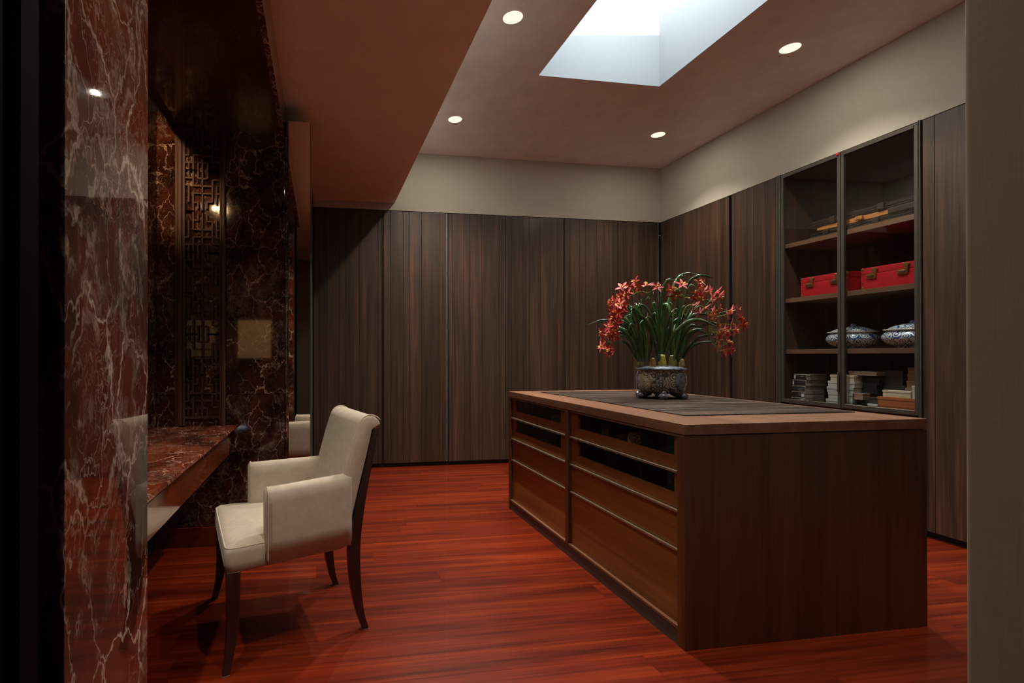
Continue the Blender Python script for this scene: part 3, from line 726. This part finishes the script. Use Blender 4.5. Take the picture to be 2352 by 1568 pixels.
# ------------------------------------------------------------------ alcove: marble slabs, lacquer ceiling, cove, lattice, desk, mirror
al = struct(box('wall_alcove', MT['black'], None, -1.02, -.236, YP+.02, YP+.05, 0, ZS))
def rl(o): return o.location
MS = [(-1.02, -.902, .125, .953), (-1.02, -.902, .955, 2.72), (-.902+.002, -.600, .125, .953), (-.90, -.600, .955, 2.72), (-.598, -.236, .125, .953), (-.598, -.236, .955, 2.72)]
for a, b_, z0, z1 in MS:
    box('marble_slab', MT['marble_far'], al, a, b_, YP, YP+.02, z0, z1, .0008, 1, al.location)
struct(box('baseboard_alcove', MT['desk_wood'], None, -1.02, -.236, YP-.006, YP+.02, 0, .122, .002, 1))
lw = struct(box('wall_alcove_left', MT['black'], None, -1.045, -1.022, .957, YP, 0, ZS))
yy = .957
for k in range(3):
    y1 = yy+(YP-.957)/3
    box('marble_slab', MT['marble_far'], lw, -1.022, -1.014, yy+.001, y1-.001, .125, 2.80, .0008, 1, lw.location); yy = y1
struct(ceiling_mesh('ceiling_alcove', -.902, -.264, .957, YP, 2.632, [(-.74, 1.52, RH)], [], MT['lacquer']))
struct(box('trim_2', MT['lacquer'], None, -.914, -.902, .957, YP, 2.592, ZS-.001))
lt = struct(box('trim_1', MT['marble_near'], None, -.263, -.236, .957, YP+.019, 2.628, ZS-.0005, .001, 1))
cv = thing('cove_light', 'small warm spotlight hidden in the slot at the near end above the desk wall', 'light', (-.975, 1.40, 2.672))
mb = MB(); mb.lathe([(.014, -.05), (.022, -.045), (.024, .0), (.021, .004), (.0, .003)], n=20); hd = mb.build('spot_head', MT['black'], cv, True)
ld = bpy.data.lights.new('cove_beam', 'SPOT'); lo = link(bpy.data.objects.new('cove_beam', ld), cv)
aim = Vector((.06, 1.92, -.24)); hd.rotation_euler = aim.to_track_quat('Z', 'Y').to_euler()
ld.energy = 100; ld.color = (1, .60, .30); ld.spot_size = radians(36); ld.spot_blend = 1.0; ld.shadow_soft_size = .022
lo.rotation_euler = aim.to_track_quat('-Z', 'Y').to_euler(); lo.location = aim.normalized()*.012
# near marble pillar (its polished end faces the room)
npil = struct(box('wall_pillar', MT['marble_near'], None, -1.02, -.306, .661, .955, 0, ZS-.001, .0015, 2))
# lamp panel on the alcove side of the pillar (seen only as a reflection in the polished far slab)
wl = thing('wall_lamp', 'warm frosted wall lamp panel on the near end of the alcove', 'lamp', (-.72, .957, 1.17))
box('back_plate', MT['bronze'], wl, -.905, -.54, .957, .967, 1.165, 1.595, .002, 1, wl.location)
box('shade', MT['shade_glow'], wl, -.895, -.55, .967, .985, 1.175, 1.585, .004, 2, wl.location)
# partition with the mirror
pt = struct(box('wall_partition', MT['glass_edge'], None, -1.02, -.072, YP+.052, 4.045, 0, 2.722))
mi = thing('wall_mirror', 'tall narrow wall mirror beside the dark marble panel', 'mirror', (-.15, YP, 0))
box('pane', MT['mirror'], mi, -.210, -.073, YP+.006, YP+.012, .0, 2.724, .0, 1, mi.location)
mb = MB(); mb.quadbox([(-.233, YP+.016, 0), (-.211, YP+.0065, 0), (-.211, YP+.012, 0), (-.233, YP+.018, 0), (-.233, YP+.016, 2.724), (-.211, YP+.0065, 2.724), (-.211, YP+.012, 2.724), (-.233, YP+.018, 2.724)])
mb.v = [v-mi.location for v in mb.v]; mb.build('bevelled_strip', MT['mirror'], mi)
box('backing', MT['black'], mi, -.233, -.073, YP+.019, YP+.05, 0, 2.724, 0, 1, mi.location)
box('edge', MT['glass_edge'], mi, -.0727, -.0695, YP+.006, YP+.05, 0, 2.724, 0, 1, mi.location)

# lattice screen
LL = (-.751, YP-.012, .762)
la = thing('lattice_screen', 'dark wooden fretwork lattice screen fixed on the marble behind the desk', 'screen', LL)
for a, b_ in ((-.900, -.884), (-.882, -.858), (-.856, -.840), (-.634, -.622), (-.620, -.602)):
    box('post', MT['lattice'], la, a, b_, YP-(.036 if b_-a > .017 else .026), YP-.0005, .763, 2.630, .002, 1, LL)
def latbar(x0, x1, z0, z1): box('lattice_bar', MT['lattice'], la, x0, x1, YP-.022, YP-.006, z0, z1, .0012, 1, LL)
latbar(-.840, -.634, .806, .822)
def vb(x, a, b_): return ('v', x, a, b_)
def hb(y, a, b_): return ('h', y, a, b_)
MOD = [hb(435, 225, 385), vb(375, 445, 820), vb(465, 490, 630), hb(620, 390, 470), vb(550, 400, 1300), vb(635, 490, 640), hb(640, 630, 745), hb(815, 380, 745), hb(970, 370, 745),
       vb(290, 620, 985), hb(980, 225, 285), vb(375, 980, 1290), vb(740, 645, 1110), vb(820, 600, 985), hb(980, 826, 880), hb(820, 826, 880), vb(465, 1125, 1290), hb(1125, 470, 640), vb(645, 1125, 1290),
       hb(1290, 225, 470), vb(290, 1140, 1285), hb(1130, 225, 370), hb(1105, 745, 880), hb(1290, 650, 880)]
K = .206/655.0; HB = .0052; top = 2.618
for mod in range(7):
    for kind, p, a, b_ in MOD:
        fl_ = mod % 2
        def zc(v): return (top-mod*.2565)-((v-435) if not fl_ else (1290-(v-435)+0-435))*.3*.001
        if kind == 'v':
            z0, z1 = sorted((zc(a), zc(b_))); x = -.840+(p-225)*K; z0 = max(z0, .822)
            if z1-z0 > .01: latbar(x-HB, x+HB, z0, z1)
        else:
            z = zc(p); x0, x1 = -.840+(a-225)*K, -.840+(b_-225)*K
            if z > .83: latbar(x0, min(x1, -.634), z-HB, z+HB)

# desk
DL = (-.78, 2.14, .0)
dk = thing('vanity_desk', 'floating vanity desk with red veined marble top and polished wooden drawers', 'desk', DL)
mb = MB(); prof = [(-1.013, .733), (-.545, .733), (-.536, .737), (-.532, .745), (-.536, .760), (-1.013, .760)]
mb.extrude(prof, .957, YP-.001, 'xz'); mb.v = [v-Vector(DL) for v in mb.v]; mb.build('marble_top', MT['marble_desk'], dk)
box('edge_strip', MT['bronze'], dk, -1.0, -.552, .958, YP-.002, .724, .7325, 0, 1, DL)
for a, b_ in ((.960, 1.555), (1.558, 2.129), (2.132, 2.680), (2.683, 3.225)):
    box('drawer', MT['desk_wood'], dk, -.98, -.562, a, b_, .590, .722, .0015, 1, DL)
box('frame', MT['desk_wood'], dk, -1.0, -.985, .960, 3.318, .58, .723, 0, 1, DL)
box('frame', MT['desk_wood'], dk, -.984, -.575, 3.228, 3.318, .60, .723, .001, 1, DL)

# ------------------------------------------------------------------ armchair
CH = (-.437, 2.284, 0); RZ = radians(14.7)
ch = thing('armchair', 'cream velvet upholstered armchair with dark curved legs at the vanity desk', 'chair', CH, RZ)
def loft(rings, name, mat, bevel=0, seg=3, smooth=True, closed=True, parent=ch):
    n = len(rings[0]); mb = MB()
    for r in rings: mb.v += [Vector(p) for p in r]
    for i in range(len(rings)-1):
        for k in range(n):
            q = i*n; mb.f.append((q+k, q+(k+1) % n, q+n+(k+1) % n, q+n+k)); mb.m.append(0)
    mb.f.append(tuple(range(n))[::-1]); mb.f.append(tuple((len(rings)-1)*n+k for k in range(n))); mb.m += [0, 0]
    return mb.build(name, mat, parent, smooth=smooth and not bevel, bevel=bevel, seg=seg)
# seat: rounded trapezoid rings from bottom to crowned top
def trap(x0, x1, h0, h1, z, r, zf=0):
    """rounded trapezoid outline, front half width h0 at x0, back half width h1 at x1"""
    cs = [(x0, -h0), (x1, -h1), (x1, h1), (x0, h0)]; out = []
    cs = [Vector(c) for c in cs]
    for i, c in enumerate(cs):
        a = (cs[i-1]-c).normalized(); b_ = (cs[(i+1) % 4]-c).normalized()
        p0, p1 = c+a*r, c+b_*r
        for k in range(6):
            t = k/5; q = p0*(1-t)**2+c*2*t*(1-t)+p1*t*t; out.append((q.x, q.y, z))
    return out
rings = [trap(.006, .50, .300, .225, .366, .03), trap(0, .505, .306, .228, .372, .03), trap(-.006, .505, .308, .228, .40, .034), trap(-.006, .505, .308, .228, .440, .036), trap(-.002, .505, .304, .226, .456, .038),
         trap(.008, .50, .294, .22, .468, .04), trap(.03, .48, .272, .20, .476, .045), trap(.08, .44, .22, .16, .482, .05), trap(.16, .36, .12, .09, .485, .05)]
loft(rings, 'seat', MT['cream'])
tp = trap(.0, .50, .300, .224, .459, .038)
mb = MB(); mb.tube([Vector(p) for p in tp]+[Vector(tp[0])], .0034, 6, cap=False); mb.build('piping', MT['seam'], ch, True)
# arms: flared slabs with a rounded top, cloth wrapped down to the seat frame
def arm(sgn):
    rings = []; nx = 10
    for i in range(nx+1):
        u = i/nx; x = .150+(.525-.150)*u
        yo = .290+(.236-.290)*u; th = .062-.008*u
        zt_ = .672+.016*u; zb = .368+.012*u
        prof = [(yo, zb), (yo+.003, zb+.09), (yo+.003, zt_-.06), (yo+.001, zt_-.022), (yo-.010, zt_-.006), (yo-.028, zt_), (yo-.046, zt_-.005), (yo-th, zt_-.022), (yo-th-.002, zt_-.06), (yo-th, .44), (yo-th, zb)]
        k = 1.0
        if i == 0: prof = [(yo-th/2+(a-(yo-th/2))*.80, .5+(b_-.5)*.955) for a, b_ in prof]; x += .0
        if i == 1: x = .158
        rings.append([(x+ (0.0), sgn*a, b_) for a, b_ in prof])
    o = loft(rings, 'arm', MT['cream'])
    pts = [(.160, sgn*.2905, .372), (.160, sgn*.293, .46), (.160, sgn*.293, .61), (.160, sgn*.291, .652), (.160, sgn*.28, .668), (.160, sgn*.262, .6735), (.160, sgn*.244, .667), (.160, sgn*.229, .650), (.160, sgn*.226, .60), (.160, sgn*.228, .48)]
    mb = MB(); mb.tube(catmull(pts, 30), .0032, 6); mb.build('piping', MT['seam'], o, True)
arm(-1); arm(1)
# backrest: curved profile with a rolled top
bp = [(.430, .44), (.452, .52), (.478, .62), (.505, .72), (.530, .81), (.548, .865), (.560, .900), (.574, .922), (.594, .935), (.618, .936), (.640, .928), (.657, .913), (.663, .896), (.655, .884), (.636, .880),
      (.624, .874), (.612, .82), (.592, .74), (.566, .64), (.540, .54), (.520, .45)]
rings = []
for y, sc in ((-.232, .72), (-.230, .88), (-.224, .96), (-.212, 1.0), (-.12, 1.0), (0, 1.004), (.12, 1.0), (.212, 1.0), (.224, .96), (.230, .88), (.232, .72)):
    r_ = []
    for i, (x, z) in enumerate(bp):
        cz = min(max(z, .46), .90); cx = .49+(cz-.46)*.27
        dome = .010*(1-(y/.232)**2) if i < 8 else 0
        r_.append((cx+(x-cx)*sc-dome, y, cz+(z-cz)*sc))
    rings.append(r_)
bk = loft(rings, 'backrest', MT['cream'])
for sgn in (-1, 1):
    pts = [(x+.004, sgn*.226, z) for x, z in bp[:12]]
    mb = MB(); mb.tube(catmull(pts, 40), .0030, 6); mb.build('piping', MT['seam'], bk, True)
box('lower_back', MT['cream'], ch, .47, .515, -.226, .226, .37, .47, .008, 2, (0, 0, 0))
def leg(cent, name='leg'):
    rings = []
    for x, y, z, wx, wy in cent:
        rings.append([(x-wx, y-wy, z), (x+wx, y-wy, z), (x+wx, y+wy, z), (x-wx, y+wy, z)])
    return loft(rings, name, MT['chair_wood'], bevel=.003, seg=2)
def dense(c, n): return [tuple(v) for v in [list(p) for p in zip(*[[q for q in ch_] for ch_ in zip(*interp(c, n))])]]
def interp(c, n):
    A = catmull([p[:3] for p in c], n); B = catmull([(p[3], p[4], 0) for p in c], n)
    return [(a.x, a.y, a.z, b_.x, b_.y) for a, b_ in zip(A, B)]
for sgn in (-1, 1):
    o = leg(interp([(-.002, sgn*.326, .003, .014, .014), (.010, sgn*.315, .06, .016, .016), (.022, sgn*.300, .14, .020, .020), (.028, sgn*.288, .25, .025, .024), (.028, sgn*.280, .372, .027, .026)], 14))
    mb = MB(); mb.box(-.016, .012, sgn*.326-.014, sgn*.326+.014, 0, .004); mb.build('glide', MT['steel'], o)
    o = leg(interp([(.588, sgn*.229, .003, .014, .014), (.566, sgn*.226, .07, .017, .016), (.550, sgn*.222, .16, .021, .018), (.540, sgn*.219, .27, .025, .019), (.540, sgn*.217, .38, .026, .020),
                    (.558, sgn*.216, .50, .022, .020), (.586, sgn*.216, .64, .018, .020), (.618, sgn*.216, .78, .015, .019), (.640, sgn*.216, .880, .012, .018)], 26))
    mb = MB(); mb.box(.574, .602, sgn*.229-.014, sgn*.229+.014, 0, .004); mb.build('glide', MT['steel'], o)
box('back_panel', MT['chair_wood'], ch, .530, .548, -.20, .20, .40, .50, .002, 1, (0, 0, 0))

# ------------------------------------------------------------------ potted orchid
PX, PY = 2.183, 2.960
po = thing('potted_orchid', 'red flowering orchids with arching green leaves in a glazed footed pot', 'plant', (PX, PY, IH+.005))
az0 = YAW
def lobes(a, z): return 1+.045*cos(4*(a-.25))+.012*cos(8*a)
mb = MB(); prof = [(.10, .034), (.126, .040), (.140, .050), (.147, .080), (.149, .115), (.146, .150), (.142, .172), (.147, .178), (.152, .184), (.151, .192), (.144, .196)]
mb.lathe(prof, n=64, wob=lobes); pot = mb.build('pot', MT['pot'], po, True)
mb = MB(); mb.lathe([(.146, .1945), (.115, .203), (.06, .209), (.0, .210)], n=48, wob=lobes); mb.build('pot_top', MT['pot_top'], pot, True)
mb = MB(); mb.lathe([(.1525, .180), (.157, .184), (.157, .191), (.150, .197), (.145, .197), (.145, .193)], n=64, wob=lobes); mb.build('rim', MT['pot_dark'], pot, True)
FACE = math.atan2(-PY, -PX)      # the side turned to the doorway
for k, (da, w_, h_) in enumerate(((-36, .050, .060), (46, .040, .062), (118, .050, .060), (-118, .040, .062), (180, .046, .060), (-78, .028, .062))):
    a = FACE+radians(da)
    R0 = .1485*lobes(a, 0); c = Vector((cos(a)*R0, sin(a)*R0, .112)); tx = Vector((-sin(a), cos(a), 0)); nr = Vector((cos(a), sin(a), 0))
    mb = MB(); ring = []
    for rr, d_ in ((1.0, -.012), (.96, .0035), (.80, .006), (.0, .0075)):
        base = len(mb.v)
        for j in range(20):
            t = 2*pi*j/20; px_, pz = cos(t)*w_*rr, sin(t)*h_*rr
            mb.v.append(c+tx*px_+Vector((0, 0, pz))+nr*(d_-px_*px_*3.0-abs(pz)*.06))
        if base:
            for j in range(20): mb.f.append((base-20+j, base-20+(j+1) % 20, base+(j+1) % 20, base+j)); mb.m.append(0)
    mb.build('medallion', MT['pot_panel'] if k % 2 == 0 else MT['pot_dark'], pot, True)
for da in (-10, -3, 4):
    a = FACE+radians(da); pts = []
    for i in range(9):
        z = .052+.122*i/8; R0 = (.1405+.010*sin(pi*i/8))*lobes(a, 0); pts.append((cos(a)*R0, sin(a)*R0, z))
    mb = MB(); mb.tube(pts, .0028, 6); mb.build('rib', MT['pot_dark'], pot, True)
for k in range(6):      # scroll feet
    a = FACE+.10+k*pi/3; c = Vector((cos(a)*.115, sin(a)*.115, 0)); n_ = Vector((cos(a), sin(a), 0)); tx = Vector((-sin(a), cos(a), 0))
    mb = MB(); pts = [c-n_*.03+Vector((0, 0, .046)), c-n_*.005+Vector((0, 0, .036)), c+n_*.012+Vector((0, 0, .022)), c+n_*.022+Vector((0, 0, .0145)), c+n_*.034+Vector((0, 0, .017))]
    mb.tube(catmull(pts, 10), [.030, .030, .029, .028, .026, .023, .020, .018, .016, .014, .012], 10)
    mb.tube([c+n_*.026+tx*-.022+Vector((0, 0, .018)), c+n_*.026+tx*.022+Vector((0, 0, .018))], .0175, 14)
    for s_ in (-1, 1): mb.tube([c+n_*.026+tx*s_*.020+Vector((0, 0, .018)), c+n_*.026+tx*s_*.0265+Vector((0, 0, .018))], .008, 10)
    for v in mb.v: v.z = max(v.z, .0006)
    mb.build('foot', MT['pot_dark'], pot, True)
KP = 1.0/1628.0
ex = Vector((cos(YAW), -sin(YAW), 0)); ey = Vector((sin(YAW), cos(YAW), 0))
def P(zx, zy, d=0.0): return ex*((zx-858)*KP)+ey*d+Vector((0, 0, .205+(1140-zy)*KP))
def leaf(pts, w, d0, d1, name='leaf', mat='leaf', curl=.35):
    n = 14; k = len(pts)
    ctrl = [P(a, b_, d0+(d1-d0)*i/(k-1)) for i, (a, b_) in enumerate(pts)]
    c = catmull(ctrl, n); mb = MB(); w = w*KP*.56
    yaw_l = random.uniform(-.9, .9)
    for i, p in enumerate(c):
        t = (c[min(i+1, n)]-c[max(i-1, 0)]).normalized(); u = i/n
        side = t.cross(ey*cos(yaw_l)+ex*sin(yaw_l)).normalized()
        nor = side.cross(t).normalized()
        ww = w*(.55+.45*min(1, u*4))*(1-max(0, (u-.55)/.45)**2.2*.96)
        th = .0006
        mb.v += [p-side*ww+nor*ww*curl, p, p+side*ww+nor*ww*curl, p+side*ww+nor*(ww*curl-th*2), p-nor*th*2, p-side*ww+nor*(ww*curl-th*2)]
    for i in range(n):
        q = i*6
        for a in range(6): mb.f.append((q+a, q+(a+1) % 6, q+6+(a+1) % 6, q+6+a)); mb.m.append(0)
    mb.f += [(0, 1, 2, 3, 4, 5), tuple(n*6+a for a in range(6))]; mb.m += [0, 0]
    return mb.build(name, MT[mat], po, True)
LV = [([(840, 1090), (825, 700), (850, 400), (890, 250), (930, 235)], 44, 0, -.06), ([(850, 1090), (842, 750), (845, 520), (868, 508), (880, 600)], 42, -.02, -.10), ([(865, 1090), (900, 650), (985, 350), (1060, 190), (1170, 148), (1285, 160)], 32, 0, .03),
      ([(838, 1090), (812, 650), (812, 335)], 26, 0, .04), ([(870, 1090), (930, 850), (1060, 690), (1190, 660), (1345, 740)], 36, -.02, -.12), ([(822, 1090), (740, 850), (640, 670), (530, 600)], 34, -.02, -.12),
      ([(830, 1090), (790, 900), (690, 700), (600, 570), (510, 515)], 36, 0, -.05), ([(860, 1090), (905, 800), (945, 620)], 18, -.02, -.05), ([(825, 1090), (760, 920), (690, 830)], 30, -.03, -.12), ([(858, 1090), (865, 800), (905, 560), (930, 520)], 40, .03, .08),
      ([(640, 1090), (570, 830), (440, 680), (360, 640)], 28, 0, -.05), ([(630, 1090), (560, 900), (430, 770), (300, 745)], 30, 0, -.08), ([(620, 1090), (530, 900), (430, 825), (330, 830)], 26, 0, -.1), ([(615, 1090), (520, 950), (450, 890), (385, 873)], 24, 0, -.06),
      ([(680, 1090), (692, 700), (690, 410)], 50, .03, .05), ([(670, 1090), (662, 700), (645, 490), (608, 478)], 44, .02, .05), ([(660, 1090), (600, 700), (545, 480), (490, 425)], 32, .04, .1), ([(650, 1090), (560, 760), (320, 640), (110, 700)], 18, .03, .08),
      ([(715, 1090), (745, 800), (752, 600), (770, 600)], 32, -.02, -.05), ([(700, 1090), (640, 820), (560, 650), (520, 600)], 32, .04, .10), ([(690, 1090), (720, 840), (790, 700), (800, 560)], 30, .05, .10),
      ([(990, 1090), (1000, 700), (990, 520)], 58, .02, .05), ([(1010, 1090), (1060, 700), (1070, 390), (1040, 328), (1005, 350)], 44, .02, .0), ([(1030, 1090), (1130, 750), (1215, 450), (1190, 310), (1130, 298), (1090, 345)], 36, 0, -.06),
      ([(1040, 1090), (1170, 720), (1225, 520)], 34, .03, .08), ([(1020, 1090), (1130, 650), (1200, 270), (1320, 168), (1420, 153), (1520, 182)], 30, .03, .10), ([(1060, 1090), (1180, 790), (1300, 700), (1385, 690)], 34, 0, -.08), ([(1060, 1090), (1200, 870), (1300, 820), (1390, 805)], 28, 0, -.05),
      ([(1075, 1090), (1170, 930), (1270, 888), (1360, 885)], 26, 0, -.08), ([(1050, 1090), (1200, 640), (1390, 425), (1540, 490), (1660, 615)], 24, .04, .12), ([(1050, 1090), (1230, 630), (1420, 570), (1600, 620)], 22, .05, .15), ([(975, 1090), (1040, 760), (1130, 620), (1200, 590)], 32, -.02, -.08),
      ([(1000, 1090), (960, 800), (900, 640)], 34, .03, .06), ([(1035, 1090), (1075, 850), (1120, 770), (1190, 750)], 34, -.03, -.12)]
random.seed(11)
for pts, w, d0, d1 in LV: leaf(pts, w*.98, d0, d1)
for k in range(34):     # more leaves behind and between
    bx_ = random.choice((660, 700, 850, 860, 1000, 1040)); sg = random.choice((-1, 1)) if 800 < bx_ < 900 else (-1 if bx_ < 800 else 1)
    rch = random.uniform(40, 360)*sg; ht = random.uniform(420, 760)-abs(rch)*.35
    leaf([(bx_, 1090), (bx_+rch*.16, 1090-ht*.45), (bx_+rch*.45, 1090-ht*.85), (bx_+rch*.75, 1090-ht), (bx_+rch, 1090-ht*random.uniform(.82, .98))], random.uniform(18, 32), .0, random.uniform(-.10, .16))
for zx, w, d, mt, h in ((850, 40, -.03, 'bulb', 135), (655, 38, .02, 'bulb_dark', 130), (735, 32, -.05, 'bulb_brown', 100), (985, 42, .0, 'bulb_dark', 130), (1055, 30, -.03, 'bulb_brown', 90)):
    mb = MB(); b0 = P(zx, 1150, d); hh = h*KP; ww = w*KP
    mb.lathe([(ww*.75, -.004), (ww*1.0, hh*.2), (ww*.95, hh*.45), (ww*.72, hh*.8), (ww*.62, hh*1.0)], c=b0, n=16, wob=lambda a, z: 1+.05*cos(5*a)); mb.build('bulb', MT[mt], po, True)
# flower mesh (five narrow petals and a lip), shared by every flower
def flower_mesh():
    mb = MB(); R_ = .036
    for k, (ang, L, w, tilt) in enumerate(((90, 1.15, .20, .15), (20, 1.1, .19, .30), (160, 1.1, .19, .30), (-55, 1.05, .20, .1), (-125, 1.05, .20, .1))):
        a = radians(ang); d = Vector((cos(a), sin(a), 0)); s_ = Vector((-sin(a), cos(a), 0)); base = len(mb.v); nn = 6
        for i in range(nn+1):
            u = i/nn; r = R_*L*(.06+.94*u); ww = R_*w*(sin(pi*min(1, .12+u*.88))**.75)*(1.0 if u < .98 else .1)
            zz = R_*(tilt*u*.9-.55*tilt*u*u)
            for q in (-1, 0, 1): mb.v.append(d*r+s_*ww*q+Vector((0, 0, zz+(.10*R_ if q else 0)*sin(pi*u))))
        for i in range(nn):
            for q in range(2): mb.f.append((base+i*3+q, base+i*3+q+1, base+i*3+4+q, base+i*3+3+q)); mb.m.append(0)
    base = len(mb.v)
    for i in range(5):
        u = i/4; ww = R_*.20*(1-.25*u)*(1 if u < .95 else .6)
        for q in (-1, 0, 1): mb.v.append(Vector((ww*q, -R_*.42*u, R_*(.10+.38*sin(pi*u*.8)+(.12 if q else 0)))))
    for i in range(4):
        for q in range(2): mb.f.append((base+i*3+q, base+i*3+q+1, base+i*3+4+q, base+i*3+3+q)); mb.m.append(1)
    mb.tube([Vector((0, 0, .0)), Vector((0, .004, .010)), Vector((0, .002, .017))], [.004, .0045, .003], 6, 1)
    o = mb.build('flower', [MT['petal'], MT['lip']], None, True); me = o.data; bpy.data.objects.remove(o); return me
FM = flower_mesh()
def stem(pts, d0, d1, r=.0032, bend=None):
    k = len(pts); c = catmull([P(a, b_, d0+(d1-d0)*i/(k-1)) for i, (a, b_) in enumerate(pts)], 30)
    mb = MB(); mb.tube(c, [r*(1-.5*i/30) for i in range(31)], 6); return mb.build('flower_stem', MT['stem'], po, True), c
FL = {0: [(430, 310), (520, 265), (590, 300), (700, 290), (640, 345), (490, 300)], 1: [(385, 400), (440, 395), (470, 440), (330, 460), (330, 515), (405, 500), (370, 560), (435, 545), (300, 490)],
      2: [(255, 590), (315, 600), (245, 640), (255, 690), (305, 690), (205, 735), (265, 770), (175, 790), (235, 800), (290, 825), (215, 870), (160, 935), (215, 965), (265, 995)],
      3: [(955, 325), (1000, 295), (978, 395), (1150, 385), (1120, 430), (1160, 560), (1195, 470)], 4: [(1185, 270), (1230, 315), (1265, 350), (1245, 390), (1345, 375), (1395, 400), (1365, 440), (1250, 560), (1315, 520), (1405, 540), (1290, 600), (1390, 590)],
      5: [(1545, 550), (1530, 595), (1585, 640), (1575, 700), (1345, 640), (1380, 715), (1470, 755), (1505, 790), (1460, 825), (1550, 795), (1440, 865), (1495, 890), (1400, 925), (1430, 980), (1485, 965)]}
ST = [([(838, 1060), (800, 650), (730, 440), (680, 372), (590, 362), (480, 410)], 0, -.06), ([(715, 1060), (690, 760), (600, 560), (505, 490), (440, 440), (350, 470)], 0, -.08), ([(700, 1060), (640, 760), (540, 600), (430, 640), (360, 730), (325, 850), (270, 975)], .02, -.10),
      ([(990, 1060), (960, 700), (980, 470), (1030, 390), (1060, 420)], -.02, -.06), ([(1030, 1060), (1075, 640), (1130, 500), (1250, 500), (1340, 560), (1400, 560)], .0, -.04), ([(1040, 1060), (1120, 700), (1260, 500), (1370, 610), (1340, 740), (1345, 880), (1400, 950)], .02, -.06)]
random.seed(5)
for si, (pts, d0, d1) in enumerate(ST):
    so, c = stem(pts, d0, d1)
    pm = MB(); fls = []
    for zx, zy in FL[si]+[(a+random.uniform(-45, 45), b_+random.uniform(-40, 40)) for a, b_ in FL[si][::3]]:
        dd = d1+random.uniform(-.06, .06)
        p = P(zx, zy, dd); near = min(c, key=lambda q: (q-p).length)
        off = Vector((random.uniform(-.5, .5), random.uniform(-1.0, -.2), random.uniform(-.1, .5)))
        cx_ = (zx-858)*KP
        nrm = (ex*(random.uniform(-.5, .5)+cx_*3.2)-ey*random.uniform(-.1, .9)+Vector((0, 0, random.uniform(-.75, .55)))).normalized()
        q = nrm.to_track_quat('Z', 'Y')
        fo = bpy.data.objects.new('flower', FM); link(fo, so)
        fo.rotation_euler = (q @ Matrix.Rotation(random.uniform(0, 6.28), 4, 'Z').to_quaternion()).to_euler(); fo.location = p; s_ = random.uniform(1.05, 1.32); fo.scale = (s_, s_, s_)
        if (near-p).length < .14: pm.tube(catmull([near, near*.5+p*.5-nrm*.012+Vector((0, 0, -.006)), p], 6), .0016, 5)
    if pm.v: pm.build('pedicel', MT['stem'], so, True)
